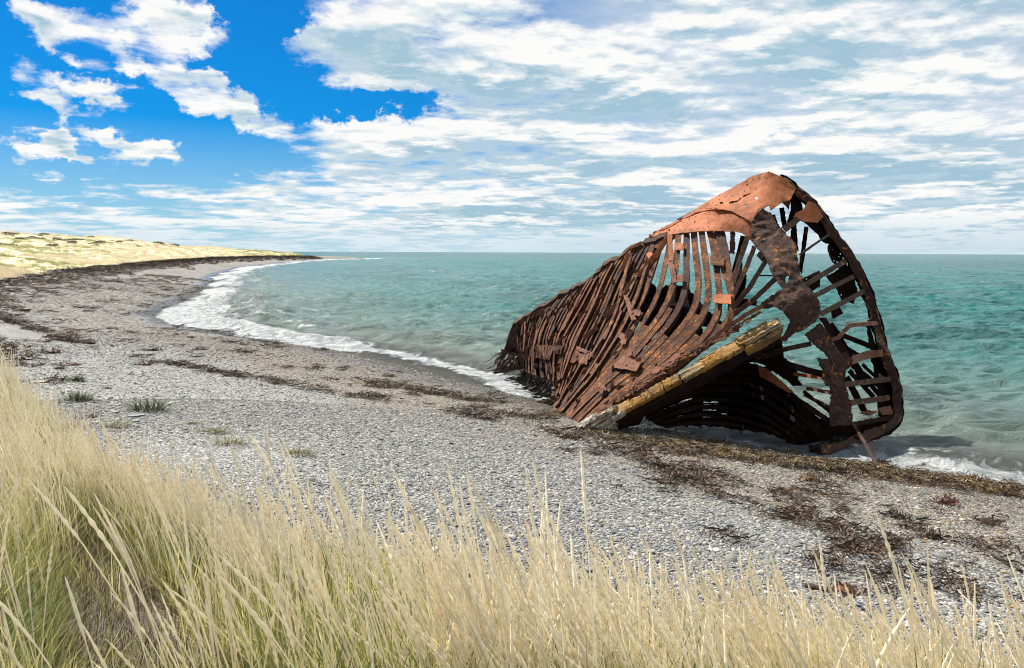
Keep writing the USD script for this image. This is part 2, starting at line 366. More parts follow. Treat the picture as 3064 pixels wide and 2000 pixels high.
# ------------------------------------------------------------------ low coast across the strait
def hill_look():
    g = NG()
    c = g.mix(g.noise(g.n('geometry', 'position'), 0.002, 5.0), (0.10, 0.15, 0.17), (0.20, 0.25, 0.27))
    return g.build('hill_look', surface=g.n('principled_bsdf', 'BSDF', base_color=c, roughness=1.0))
az0, az1 = azel(2560, 750)[0], azel(3300, 750)[0]
a_ = np.linspace(az0, az1, 160)
t_ = np.linspace(0, 1, 160)
hh = (14 + 62 * fbm(np.stack([t_ * 6, 0 * t_, 0 * t_], -1), 4, 88)) * sstep(t_, 0, 0.25) + 3
R0 = 17000.0
rows = []
for dr, kz in ((0, -0.05), (500, 0.55), (1400, 1.0), (2600, 0.85), (4200, -0.1)):
    rows.append(np.stack([(R0 + dr) * np.sin(a_), (R0 + dr) * np.cos(a_), hh * kz - (2 if kz < 0 else 0)], 1))
v = np.concatenate(rows)
i = np.arange(4)[:, None] * 160 + np.arange(159)[None]
obj('hills', (v, np.stack([i, i + 1, i + 161, i + 160], -1).reshape(-1, 4)[:, ::-1]), hill_look(), smooth=True, kind='structure')

# ------------------------------------------------------------------ rust, timber
def rust(name, stops, scale, ochre=0.0, rough=0.85, pits=0.6, patch=None):
    g = NG()
    pos = g.n('geometry', 'position')
    isl = g.n('object_info', 'random')
    p2 = g.vm('add', pos, g.xyz(g.m('multiply', isl, 13.0), isl, 0.0))
    a = g.noise(p2, scale, 8.0, 0.68, 0.4)
    b = g.noise(p2, scale * 5.5, 6.0, 0.7, 0.3)
    f = g.m('add', g.m('multiply', a, 0.62), g.m('multiply', b, 0.38))
    c = g.ramp(g.mr(f, 0.28, 0.72, 0, 1, 'linear'), stops)
    if ochre:
        o = g.noise(p2, scale * 0.8, 5.0, 0.6, 0.8)
        c = g.mix(g.m('multiply', g.mr(o, 0.58, 0.70), ochre), c, g.mix(g.mr(b, 0.4, 0.62), (0.16, 0.055, 0.016), (0.50, 0.19, 0.025)))
    if patch:
        o = g.noise(p2, scale * 0.6, 5.0, 0.62, 0.5)
        c = g.mix(g.mr(o, 0.54, 0.68, 0.0, 0.8), c, patch)
    if patch:      # rain has drawn streaks down the sheets
        st = g.noise(g.vm('multiply', p2, (1.0, 1.0, 0.12)), 7.0, 5.0, 0.65, 0.3)
        c = g.mix(g.mr(st, 0.45, 0.68, 0.0, 0.55), c, (0.50, 0.42, 0.36), 'multiply')
        c = g.mix(g.mr(b, 0.62, 0.74, 0.0, 0.6), c, (0.10, 0.04, 0.025))
    h = g.m('add', a, g.m('multiply', b, 0.6))
    nrm = g.n('bump', 'normal', height=h, strength=pits, distance=0.03)
    s = g.n('principled_bsdf', 'BSDF', base_color=c, roughness=rough, normal=nrm, specular_ior_level=0.25 if rough < 1 else 0.05)
    return g.build(name, surface=s)
RIB = rust('rib_rust', [(0, (0.007, 0.005, 0.004)), (0.32, (0.026, 0.013, 0.008)), (0.54, (0.088, 0.034, 0.014)), (0.76, (0.22, 0.080, 0.026)), (1, (0.46, 0.19, 0.05))], 5.0, 1.0, 0.85, 1.0)
RIB2 = rust('dark_rib_rust', [(0, (0.007, 0.005, 0.004)), (0.32, (0.022, 0.011, 0.008)), (0.6, (0.055, 0.024, 0.014)), (0.85, (0.125, 0.050, 0.023)), (1, (0.26, 0.11, 0.05))], 4.8, 0.4, 0.85, 1.0)
PLATE = rust('plate_rust', [(0, (0.10, 0.034, 0.015)), (0.3, (0.225, 0.072, 0.027)), (0.6, (0.31, 0.100, 0.036)), (1, (0.39, 0.140, 0.052))], 1.3, 0.0, 0.8, 0.4, patch=(0.16, 0.054, 0.023))
PINK = rust('flaking_rust', [(0, (0.03, 0.014, 0.010)), (0.35, (0.090, 0.038, 0.023)), (0.7, (0.185, 0.078, 0.045)), (1, (0.34, 0.155, 0.095))], 5.0, 0.0, 0.85, 0.7)
CRUST = rust('crusted_rust', [(0, (0.007, 0.005, 0.0045)), (0.34, (0.024, 0.012, 0.009)), (0.64, (0.058, 0.025, 0.014)), (0.88, (0.125, 0.050, 0.023)), (1, (0.22, 0.095, 0.045))], 6.0, 0.95, 0.8, 1.0)
SHADE_RUST = rust('painted_shade_rust', [(0, (0.006, 0.0045, 0.004)), (0.5, (0.015, 0.008, 0.0065)), (1, (0.036, 0.016, 0.011))], 2.5, 0.0, 1.0, 0.8)  # rust colours darkened to stand for shade inside and under the hull
def timber(name, stops, ang, ochre=0.85):
    g = NG()
    pos = g.n('geometry', 'position')
    al = g.n('vector_rotate', 'vector', rotate_type='axis', vector=pos, center=(0, 0, 0), axis=ang[0], angle=ang[1])
    st = g.vm('multiply', al, (0.07, 1.0, 1.0))
    rnd = g.n('object_info', 'random')
    st = g.vm('add', st, g.xyz(g.m('multiply', rnd, 7.0), 0.0, 0.0))
    a = g.noise(st, 17.0, 7.0, 0.70, 0.6)
    b = g.noise(st, 42.0, 4.0, 0.6, 0.2)
    big = g.noise(pos, 1.5, 3.0, 0.6)
    c = g.ramp(g.mr(g.m('add', g.m('multiply', a, 0.72), g.m('multiply', b, 0.28)), 0.36, 0.64, 0, 1, 'linear'), stops)
    c = g.mix(g.mr(g.noise(pos, 3.2, 5.0, 0.65), 0.50, 0.66, 0.0, 0.7), c, (0.30, 0.27, 0.24), 'multiply')
    c = g.mix(g.mr(rnd, 0.62, 0.64, 0.0, 0.8), c, (0.42, 0.42, 0.44), 'multiply')
    c = g.mix(g.m('multiply', g.mr(g.m('add', big, g.m('multiply', rnd, 0.25)), 0.46, 0.74), ochre), c, g.mix(0.62, c, (0.42, 0.20, 0.02)))
    nrm = g.n('bump', 'normal', height=g.m('add', a, g.m('multiply', b, 0.5)), strength=0.9, distance=0.03)
    return g.build(name, surface=g.n('principled_bsdf', 'BSDF', base_color=c, roughness=0.8, normal=nrm, specular_ior_level=0.25))

# ------------------------------------------------------------------ the wreck
def C(cx, cy):        # points were read off an enlargement of the wreck
    return 1450 + np.asarray(cx, float) * 0.61119, 480 + np.asarray(cy, float) * 0.61119
BASE = np.array([4.2, 19.2, 0.0])
ship = thing('shipwreck', BASE, label='rusted iron skeleton of a ship lying on its side at the water line', category='shipwreck')
SHIP = str(ship.GetPath())
def part(name, mesh, mat, smooth=False, parent=None, **kw):
    v, f = mesh[:2]
    return obj(name, (np.asarray(v) - BASE, f), mat, parent or SHIP, smooth, **kw)
def field(pts):
    p = np.array(pts, float)
    px, py = C(p[:, 0], p[:, 1])
    q = np.stack([px, py], 1)
    r = RBFInterpolator(q / 400.0, p[:, 2], kernel='linear', smoothing=1e-4)
    return lambda px, py: r(np.stack([np.ravel(px), np.ravel(py)], 1) / 400.0).reshape(np.shape(px))
D_SIDE = field([(1100, 345, 21.4), (905, 365, 22.2), (760, 425, 23.0), (610, 510, 24.2), (470, 620, 25.6), (380, 665, 26.8), (230, 745, 28.6), (140, 800, 29.9),
                (1150, 680, 19.7), (1045, 570, 20.4), (870, 560, 21.2), (660, 620, 22.6), (520, 680, 23.9), (330, 880, 25.5), (250, 920, 26.9), (190, 900, 28.4), (150, 950, 29.6),
                (1000, 930, 19.2), (780, 1110, 18.95), (560, 1290, 18.8), (500, 1250, 19.6), (400, 1260, 20.5), (365, 1230, 21.2), (355, 1200, 22.0), (345, 1180, 23.2), (330, 1100, 24.6),
                (260, 1130, 25.9), (185, 1090, 27.6), (150, 1040, 29.6), (600, 960, 20.9), (790, 920, 20.0), (1130, 860, 19.0), (1210, 700, 19.3), (1215, 480, 20.4), (1220, 345, 20.9), (1320, 400, 20.2), (1420, 590, 19.0)])
D_BAND = field([(1300, 310, 20.3), (1400, 260, 20.3), (1340, 400, 19.9), (1450, 520, 19.1), (1540, 460, 19.4), (1500, 700, 18.5), (1360, 710, 18.9), (1640, 680, 18.6), (1560, 830, 18.3), (1640, 830, 18.3), (1700, 900, 18.2), (1780, 1000, 18.1),
                (1650, 1000, 18.0), (1740, 1200, 17.75), (1700, 1400, 17.3), (1470, 890, 18.5)])
D_RIM = field([(1390, 55, 21.2), (1520, 130, 21.1), (1660, 280, 20.9), (1780, 440, 20.7), (1880, 620, 20.4), (1950, 860, 19.9), (2010, 1040, 19.5), (2035, 1210, 19.0), (1990, 1300, 18.5),
               (1800, 1385, 17.7), (1620, 1430, 17.25), (1500, 1400, 17.4), (1300, 1310, 18.4)])
D_PORT = field([(1063, 1050, 20.4), (1250, 1000, 20.1), (1330, 1010, 19.8), (1500, 1180, 18.8), (1630, 1340, 17.6), (800, 1220, 19.9), (900, 1290, 19.4), (1063, 1290, 19.2), (1300, 1310, 18.5), (930, 1110, 20.4), (1320, 977, 19.6), (1480, 900, 19.2), (1200, 1150, 20.3)])
D_CAP = field([(790, 385, 23.4), (860, 340, 23.3), (960, 285, 22.9), (1050, 230, 22.6), (1150, 165, 22.2), (1240, 120, 21.8), (1320, 75, 21.4), (1390, 55, 21.15), (1520, 135, 21.0),
               (850, 365, 22.6), (905, 362, 22.1), (1000, 350, 21.6), (1100, 343, 21.2), (1220, 348, 20.8), (1300, 385, 20.35), (800, 370, 23.1), (960, 290, 22.5), (1130, 230, 21.5), (1290, 285, 20.55), (1340, 240, 20.5), (1440, 215, 20.5), (1500, 190, 20.6)])

def frames_along(pts, up_hint):
    t = np.gradient(pts, axis=0); t /= np.linalg.norm(t, axis=1, keepdims=True)
    n = up_hint - (up_hint * t).sum(1, keepdims=True) * t
    n /= np.linalg.norm(n, axis=1, keepdims=True)
    return t, n, np.cross(t, n)
def resample(pts, n):
    pts = np.asarray(pts, float)
    s = np.concatenate([[0], np.cumsum(np.linalg.norm(np.diff(pts, axis=0), axis=1))])
    if len(pts) > 3:
        return PchipInterpolator(s, pts, axis=0)(np.linspace(0, s[-1], n))
    return np.stack([np.interp(np.linspace(0, s[-1], n), s, pts[:, k]) for k in range(pts.shape[1])], 1)
def sweep(pts, n, b, section, scale_b=1.0, scale_n=1.0):
    """carry a closed section (b, n) along pts, one mesh with caps"""
    m, k = len(pts), len(section)
    sb = np.broadcast_to(scale_b, (m,) if np.ndim(scale_b) < 2 else np.shape(scale_b))
    sb = sb[:, None] if sb.ndim == 1 else sb
    sn = np.broadcast_to(scale_n, (m,))[:, None]
    v = pts[:, None] + (section[None, :, 0] * sb)[..., None] * b[:, None] + (section[None, :, 1] * sn)[..., None] * n[:, None]
    i = np.arange(m - 1)[:, None] * k; j = np.arange(k)[None]; j2 = (j + 1) % k
    q = np.stack([i + j, i + j2, i + k + j2, i + k + j], -1).reshape(-1, 4)
    f = np.vstack([q[:, [0, 1, 2]], q[:, [0, 2, 3]]])
    cap = np.array([[0, a + 1, a] for a in range(1, k - 1)])
    f = np.vstack([f, cap, (m - 1) * k + cap[:, ::-1]])
    return v.reshape(-1, 3), f
def join(meshes):
    vs, fs, o = [], [], 0
    for v, f in meshes:
        vs.append(v); fs.append(np.asarray(f) + o); o += len(v)
    return np.vstack(vs), np.vstack(fs)
def angle_iron(w, t, web, side):
    s = np.array([(-w / 2, 0), (w / 2, 0), (w / 2, -t), (-w / 2 + t, -t), (-w / 2 + t, -web), (-w / 2, -web)])
    if side > 0: s = (s * [-1, 1])[::-1]
    return s
def studs(pts, n, b, w, step=0.19, rows=(-0.3, 0.3), r=0.015, hgt=0.014):
    """rivet heads in rows along a flange"""
    L = np.concatenate([[0], np.cumsum(np.linalg.norm(np.diff(pts, axis=0), axis=1))])
    out = []
    for row in rows:
        u = np.arange(0.08 + rng.uniform(0, 0.1), L[-1] - 0.05, step)
        for uu in u:
            if rng.random() < 0.16: continue
            at = lambda A: np.array([np.interp(uu, L, A[:, k]) for k in range(3)])
            c, nn, bb = at(pts), at(n), at(b)
            c = c + bb * row * w
            tt = np.cross(nn, bb)
            v = [c + r * (math.cos(a) * bb + math.sin(a) * tt) - 0.004 * nn for a in np.arange(5) * 2 * math.pi / 5] + [c + hgt * nn]
            out.append((np.array(v), [[k, (k + 1) % 5, 5] for k in range(5)]))
    return join(out) if out else None
STUD = rust('rivet_rust', [(0, (0.02, 0.010, 0.008)), (0.6, (0.07, 0.026, 0.016)), (1, (0.15, 0.05, 0.028))], 9.0)

# ---- frames of the upper side
KEYS = [  # gunwale end -> foot
    (0.0, [(1135, 340), (1150, 450), (1180, 560), (1204, 640), (1203, 740), (1165, 815), (1090, 890), (990, 965), (850, 1065), (720, 1180), (640, 1235)]),
    (1.0, [(1100, 335), (1125, 450), (1140, 560), (1150, 680), (1130, 770), (1080, 850), (1000, 930), (900, 1010), (780, 1110), (640, 1220), (590, 1275)]),
    (2.0, [(1060, 335), (1075, 450), (1090, 560), (1095, 660), (1070, 750), (1010, 840), (930, 920), (830, 1010), (700, 1120), (530, 1265)]),
    (3.0, [(1020, 340), (1030, 460), (1045, 570), (1040, 660), (1005, 750), (945, 830), (870, 910), (780, 1000), (650, 1110), (480, 1270)]),
    (4.0, [(985, 345), (985, 460), (985, 570), (970, 660), (930, 750), (870, 830), (790, 920), (720, 1000), (600, 1100), (430, 1270)]),
    (5.0, [(950, 350), (940, 470), (930, 570), (905, 660), (860, 750), (800, 830), (720, 930), (655, 1010), (560, 1100), (390, 1268)]),
    (6.0, [(912, 360), (890, 460), (870, 560), (840, 660), (795, 750), (740, 840), (660, 950), (590, 1030), (500, 1130), (372, 1258)]),
    (7.0, [(870, 375), (840, 470), (805, 570), (775, 660), (730, 750), (680, 840), (600, 960), (540, 1040), (470, 1120), (368, 1240)]),
    (10.2, [(772, 405), (700, 530), (660, 620), (620, 720), (570, 820), (510, 940), (470, 1020), (420, 1110), (356, 1215)]),
    (14.4, [(612, 500), (560, 590), (520, 680), (470, 780), (420, 880), (395, 960), (375, 1040), (358, 1120), (345, 1195)]),
    (18.6, [(478, 600), (420, 690), (370, 780), (330, 880), (322, 960), (330, 1040), (338, 1130)]),
    (22.6, [(385, 650), (310, 750), (270, 830), (250, 920), (240, 1000), (243, 1060), (255, 1135)]),
    (26.0, [(235, 735), (205, 810), (190, 900), (180, 1000), (182, 1050), (190, 1105)]),
    (28.0, [(140, 798), (136, 860), (150, 930), (146, 1000), (150, 1060)])]
M = 26
ku = np.array([k for k, _ in KEYS])
kc = np.stack([resample(p, M) for _, p in KEYS])
side_px = PchipInterpolator(ku, kc, axis=0)
def side_at(u, v):
    """point of the upper side's moulded surface; u counts frames from the stern, v runs from the gunwale down"""
    u, v = np.broadcast_arrays(np.asarray(u, float), np.asarray(v, float))
    c = side_px(u.ravel())
    k = np.clip(v.ravel() * (M - 1), 0, M - 1.001); i = k.astype(int); r = (k - i)[:, None]
    a = np.arange(len(i))
    c = c[a, i] * (1 - r) + c[a, i + 1] * r
    px, py = C(c[:, 0], c[:, 1])
    return P(px, py, D_SIDE(px, py)).reshape(u.shape + (3,))
def side_normal(p, u, v):
    e = 0.02
    du = side_at(np.clip(u + e * 12, 0, 28), v) - side_at(np.clip(u - e * 12, 0, 28), v)
    dv = side_at(u, np.clip(v + e, 0, 1)) - side_at(u, np.clip(v - e, 0, 1))
    n = np.cross(du, dv); n /= np.linalg.norm(n, axis=-1, keepdims=True)
    flip = np.sign(((CAM - p) * n).sum(-1, keepdims=True)); flip[flip == 0] = 1
    return n * flip
us = [0.0, 0.5, 1, 1.5, 2, 2.5, 3, 3.5, 4, 4.5, 5, 5.5, 6, 6.5, 7] + list(np.arange(7.75, 27.9, 0.66)) + [28.0]
for j, u in enumerate(us):
    v0, v1 = 0.0, 1.0
    if 8 < u < 27 and rng.random() < 0.25: v0 = rng.uniform(0.0, 0.05)
    if u < 7 and u % 1: v0 = [0.40, 0.46, 0.36, 0.48, 0.34, 0.44, 0.38][int(u)]
    vv = np.linspace(v0, v1, 46)
    uu = np.full_like(vv, u) + (0.10 if u > 7 else 0.04) * (noise(np.stack([vv * 3, 0 * vv + j * 7.7, 0 * vv], -1), 3) - 0.5) * 2 + (rng.uniform(-0.14, 0.14) if 7 < u < 27.5 else 0)
    uu = np.clip(uu, 0, 28)
    p = side_at(uu, vv)
    # smooth the path and run the foot into the beach
    for _ in range(2): p[1:-1] = p[1:-1] * 0.5 + (p[:-2] + p[2:]) * 0.25
    foot = p[-1] - p[-3]; foot /= np.linalg.norm(foot)
    p = np.vstack([p, p[-1] + foot * 0.14, p[-1] + foot * 0.34]); vv = np.append(vv, [1, 1]); uu = np.append(uu, [u, u])
    n = side_normal(p, uu, vv)
    t, n, b = frames_along(p, n)
    p = p - n * rng.uniform(0, 0.05)
    w = 0.172 if u < 8 else rng.uniform(0.11, 0.15)
    sec = angle_iron(w, 0.022, rng.uniform(0.13, 0.17), 1)
    eaten = 1 - 0.42 * np.clip(noise(np.stack([vv * 30, 0 * vv + j * 3.1, 0 * vv], -1), 5) - 0.55, 0, 1) * 3 - 0.18 * rng.random(len(vv))
    sb = np.ones((len(vv), 6)); sb[:, [0, 1, 2]] *= eaten[:, None]; sb[:, 3:] *= (0.93 + 0.1 * rng.random(len(vv)))[:, None]
    taper = np.ones(len(vv)); taper[-1] = 0.7
    mesh = sweep(p, n, b, sec, sb, taper)
    rib = part('rib', mesh, RIB if (u < 19 and rng.random() < 0.75) else RIB2)
    if u < 20:
        st = studs(p[:-2], n[:-2], b[:-2], w, 0.18 if u < 9 else 0.24)
        if st: part('rivet', st, STUD, parent=str(rib.GetPath()), kind='stuff')
    if u < 26 and rng.random() < 0.8:      # reverse bar riveted inside the frame
        lo, hi = sorted(rng.uniform(0.0, 1.0, 2)); hi = max(hi, lo + 0.35); lo = min(lo, 0.6)
        ii = slice(int(lo * 45), min(int(hi * 45) + 1, 47))
        if len(p[ii]) > 5:
            part('reverse_bar', sweep(p[ii] - n[ii] * 0.13 + b[ii] * 0.03, n[ii], b[ii], angle_iron(0.10, 0.018, 0.07, -1), 0.85 + 0.2 * rng.random(len(p[ii])), 1.0), RIB2)

# ---- sheets: outlined plates with depth, thickness, ragged edges and pitted relief
def ragged(poly, rough, seed, step=3.0):
    def ring(r):
        L = LineString(r.coords); n = max(8, int(L.length / step))
        q = np.array([L.interpolate(k / n, normalized=True).coords[0] for k in range(n)])
        c = np.concatenate([q / 9.0, np.zeros((n, 1))], 1)
        j = np.stack([fbm(c, 3, seed) - 0.5, fbm(c + 50, 3, seed + 9) - 0.5], 1)
        return q + j * 2 * rough
    out = Polygon(ring(poly.exterior), [ring(i) for i in poly.interiors])
    out = out.buffer(0)
    return max(out.geoms, key=lambda g_: g_.area) if hasattr(out, 'geoms') else out
def sheet(outline, depth, thick=0.025, rough=3.0, seed=0, holes=(), cell=9.0, relief=0.012, frq=3.5, lift=0.0, src=False, pin=0):
    cv = (lambda q: np.array(q, float)) if src else (lambda q: np.stack(C(*np.array(q, float).T), 1))
    poly = ragged(Polygon(cv(outline)).buffer(0), rough, seed)
    for h in holes:
        poly = poly.difference(ragged(Polygon(cv(h)).buffer(0), rough, seed + 3))
    if pin:
        x0, y0, x1, y1 = poly.bounds
        r2 = np.random.default_rng(seed)
        for _ in range(pin):
            c = shapely.Point(r2.uniform(x0, x1), r2.uniform(y0, y1))
            if poly.contains(c): poly = poly.difference(ragged(c.buffer(r2.uniform(1.0, 3.4), quad_segs=3), 1.0, int(r2.integers(99)), 1.5))
    parts_ = []
    for g_ in getattr(poly, 'geoms', [poly]):
        if g_.area < 14: continue
        g_ = g_.simplify(0.35)
        v2, f2 = trimesh.creation.triangulate_polygon(g_, engine='earcut')
        v2 = np.column_stack([v2, np.zeros(len(v2))])
        v2, f2 = trimesh.remesh.subdivide_to_size(v2, f2, cell, max_iter=12)
        v2, inv_ = np.unique(np.round(v2, 4), axis=0, return_inverse=True); f2 = inv_.ravel()[f2]
        f2 = f2[(f2[:, 0] != f2[:, 1]) & (f2[:, 1] != f2[:, 2]) & (f2[:, 0] != f2[:, 2])]
        Y = depth(v2[:, 0], v2[:, 1]) + lift if callable(depth) else np.full(len(v2), depth)
        p = P(v2[:, 0], v2[:, 1], Y)
        tm = trimesh.Trimesh(p, f2, process=False)
        n = np.array(tm.vertex_normals)
        s_ = np.sign(((CAM - p) * n).sum(1).sum()) or 1
        if s_ < 0: f2 = f2[:, ::-1]; n = -n
        bad = np.linalg.norm(n, axis=1) < 0.5
        n[bad] = (CAM - p[bad]) / np.linalg.norm(CAM - p[bad], axis=1, keepdims=True)
        r = (fbm(p * frq, 4, seed) - 0.5) * 2 * relief
        a, b_ = p + n * r[:, None], p + n * (r[:, None] - thick)
        e = np.sort(f2[:, [0, 1, 1, 2, 2, 0]].reshape(-1, 2), 1)
        de = f2[:, [0, 1, 1, 2, 2, 0]].reshape(-1, 2)
        _, i_, c_ = np.unique(e, axis=0, return_index=True, return_counts=True)
        de = de[i_[c_ == 1]]; N = len(p)
        side = np.vstack([np.stack([de[:, 1], de[:, 0], de[:, 0] + N], 1), np.stack([de[:, 1], de[:, 0] + N, de[:, 1] + N], 1)])
        parts_.append((np.vstack([a, b_]), np.vstack([f2, f2[:, ::-1] + N, side])))
    return join(parts_) if parts_ else None

# ---- dark sheet added behind the frames so the gaps look shaded
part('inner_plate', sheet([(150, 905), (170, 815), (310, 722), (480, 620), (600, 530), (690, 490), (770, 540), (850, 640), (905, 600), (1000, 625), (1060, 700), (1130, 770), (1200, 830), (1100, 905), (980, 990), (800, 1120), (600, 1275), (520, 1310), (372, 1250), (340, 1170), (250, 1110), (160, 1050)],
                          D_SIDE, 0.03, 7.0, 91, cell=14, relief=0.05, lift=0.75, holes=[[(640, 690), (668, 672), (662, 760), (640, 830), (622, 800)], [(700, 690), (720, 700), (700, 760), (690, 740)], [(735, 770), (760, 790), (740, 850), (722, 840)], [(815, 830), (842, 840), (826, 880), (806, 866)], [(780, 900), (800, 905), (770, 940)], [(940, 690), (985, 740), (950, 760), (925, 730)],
                                 [(565, 1050), (590, 1040), (580, 1075)], [(360, 985), (392, 1000), (385, 1090), (365, 1150), (352, 1080)], [(198, 890), (215, 880), (205, 912)], [(220, 790), (262, 775), (232, 815)], [(430, 1020), (455, 1010), (430, 1090)], [(1060, 800), (1085, 820), (1060, 840)]]), SHADE_RUST, label='dark remains of the inner skin behind the frames')
gs = np.linspace(6.2, 28, 40); gp = side_at(gs, np.full(40, 0.004)); gp = gp + [0, 0.02, 0.03] + rng.normal(0, 0.035, (40, 3))
t, n, b = frames_along(gp, np.tile([-0.45, -0.55, 0.7], (40, 1)))
part('gunwale', sweep(gp, n, b, np.array([(-.09, 0), (.09, 0), (.09, -.03), (-.05, -.03), (-.05, -.14), (-.09, -.14)]), 1 + 0.5 * (rng.random((40, 6)) - 0.5), 1.0), RIB2, label='long bent bar along the top ends of the frames')
for k, (v0_, u0_, u1_) in enumerate(((0.34, 3.0, 26.5), (0.62, 8.5, 27.2), (0.80, 9.0, 22.0))):
    gs = np.linspace(u0_, u1_, 44); gp = side_at(gs, v0_ + 0.04 * (noise(np.stack([gs * 0.5, 0 * gs + k, 0 * gs], -1), 8) - 0.5)); nn_ = side_normal(gp, gs, np.full(44, v0_))
    t, n, b = frames_along(gp - nn_ * 0.19, nn_)
    part('inner_stringer', sweep(gp - nn_ * 0.19, n, b, np.array([(-.10, 0), (.10, 0), (.10, -.02), (-.07, -.02), (-.07, -.1), (-.10, -.1)]), 1.0, 1.0), SHADE_RUST)

for k, q in enumerate([[(150, 800), (120, 880), (104, 940), (100, 1000), (104, 1050)], [(165, 815), (140, 870), (126, 930), (118, 990), (122, 1056)], [(138, 880), (112, 915), (96, 965), (90, 1020), (96, 1046)], [(190, 790), (160, 850), (146, 920), (136, 1000), (140, 1066)]]):
    q = resample(np.array(q, float), 14); px, py = C(q[:, 0], q[:, 1]); p = P(px, py, D_SIDE(px, py) + 0.1 * k - 0.1)
    t, n, b = frames_along(p, CAM - p)
    part('rib', sweep(p, n, b, angle_iron(0.15, 0.025, 0.14, 1), 0.8 + 0.4 * rng.random((14, 6)), 1.0), RIB2, label='broken end frame in the seaweed')
part('inner_plate', sheet([(104, 915), (150, 880), (230, 800), (300, 760), (330, 900), (345, 1090), (350, 1180), (250, 1120), (160, 1068), (95, 1046), (90, 990)], D_SIDE, 0.03, 7, 93, cell=12, relief=0.06, lift=0.45, holes=[[(196, 890), (214, 880), (206, 915)]]), SHADE_RUST, label='dark remains of plating inside the low end')  # added sheet, fills the low end with painted dark
r3 = np.random.default_rng(77)
for k in range(22):      # frames that have sprung loose and lie askew over the others
    u0_ = r3.uniform(7.5, 26.5); lo, hi = sorted(r3.uniform(0.02, 1.0, 2)); hi = min(1.0, max(hi, lo + 0.3)); lo = min(lo, 0.65)
    vv = np.linspace(lo, hi, 26); uu = np.clip(u0_ + r3.normal(0, 1.3) * (vv - lo) + 0.25 * (noise(np.stack([vv * 5, 0 * vv + k * 3.3, 0 * vv], -1), 6) - 0.5), 0, 28)
    p = side_at(uu, vv); n = side_normal(p, uu, vv); p = p + n * r3.uniform(0.02, 0.09)
    t, n, b = frames_along(p, n)
    part('rib', sweep(p, n, b, angle_iron(r3.uniform(0.09, 0.15), 0.02, 0.10, 1), 0.75 + 0.45 * r3.random((26, 6)), 1.0), RIB if k % 3 else PINK, label='loose frame lying askew')
for k in range(230):
    uu_, vv_ = r3.uniform(0.5, 27), r3.uniform(0.12, 0.97)
    if uu_ < 6 and vv_ < 0.55: continue
    pp = side_at(np.array([uu_]), np.array([vv_]))[0]; q = project(pp)
    L_, wd = r3.uniform(8, 24), r3.uniform(3.5, 9); a_ = math.radians(r3.normal(115, 22) if uu_ < 14 else r3.normal(105, 15))
    m_ = 9; ph = np.sort(r3.uniform(0, 6.28, m_)); rr_ = r3.uniform(0.55, 1.0, m_)
    loc = np.stack([np.cos(ph) * L_ * rr_, np.sin(ph) * wd * rr_], 1)
    poly = [(q[0] + x_ * math.cos(a_) - y_ * math.sin(a_), q[1] + x_ * math.sin(a_) + y_ * math.cos(a_)) for x_, y_ in loc]
    ms = sheet(poly, float(pp[1]) - r3.uniform(0.03, 0.11), 0.018, 1.6, 200 + k, cell=9, relief=0.03, frq=7, src=True) if Polygon(poly).is_valid and Polygon(poly).area > 60 else None
    if ms: part('flake', ms, [RIB, RIB2, PINK, RIB2][k % 4])
# ---- hull plating on top
part('plate', sheet([(1390, 54), (1320, 74), (1240, 118), (1150, 163), (1050, 228), (960, 283), (860, 338), (795, 380), (850, 350), (905, 325), (962, 292), (1050, 252), (1130, 236), (1210, 250), (1290, 292), (1345, 340), (1400, 330), (1405, 290), (1372, 275), (1345, 258), (1335, 236), (1366, 236), (1402, 246), (1440, 212), (1500, 190), (1521, 138), (1475, 92)],
                    D_CAP, 0.03, 1.6, 11, holes=[[(1366, 236), (1392, 218), (1396, 236), (1402, 246), (1380, 262)], [(1150, 205), (1166, 203), (1170, 212), (1155, 214)], [(1262, 172), (1304, 160), (1300, 168), (1268, 182)], [(1322, 176), (1338, 178), (1336, 196), (1326, 190)], [(1195, 205), (1240, 196), (1256, 182), (1258, 188), (1240, 206), (1200, 214)]], cell=7, relief=0.045, frq=1.6, pin=16), PLATE, smooth=40, label='smooth orange upper plate over the stern')
part('plate', sheet([(800, 380), (850, 342), (905, 316), (962, 282), (1050, 242), (1130, 226), (1210, 240), (1290, 280), (1350, 335), (1345, 400), (1306, 392), (1280, 372), (1255, 355), (1220, 349), (1100, 345), (1000, 352), (905, 364), (850, 372)],
                    D_CAP, 0.03, 1.2, 12, cell=7, relief=0.035, frq=1.8, lift=0.07, pin=10), PLATE, smooth=40, label='lower orange plate with a rounded lower edge')
# the plating turns over the gunwale, away from the camera
top = np.array([(795, 382), (860, 338), (960, 283), (1050, 228), (1150, 163), (1240, 118), (1320, 74), (1390, 54), (1475, 92), (1521, 138)], float)
tp = resample(top, 44); px, py = C(tp[:, 0], tp[:, 1])
edge = P(px, py, D_CAP(px, py) + 0.02)
rows = [edge + np.array([0.0, 0.0, -0.03])]
for k in range(1, 5):
    rows.append(edge + np.array([0.10, 0.62, -0.04 - 0.055 * k * k / 2.0]) * [k * 0.33, k * 0.33, 1.0])
v = np.concatenate(rows); i = np.arange(4)[:, None] * 44 + np.arange(43)[None]
fq = np.stack([i, i + 1, i + 45, i + 44], -1).reshape(-1, 4)
fq = np.vstack([fq[:, [0, 1, 2]], fq[:, [0, 2, 3]]])
part('plate', (np.vstack([v, v - [0, 0, 0.03]]), np.vstack([fq, fq[:, ::-1] + len(v)])), PLATE, smooth=40, label='plate turned over the top of the hull')
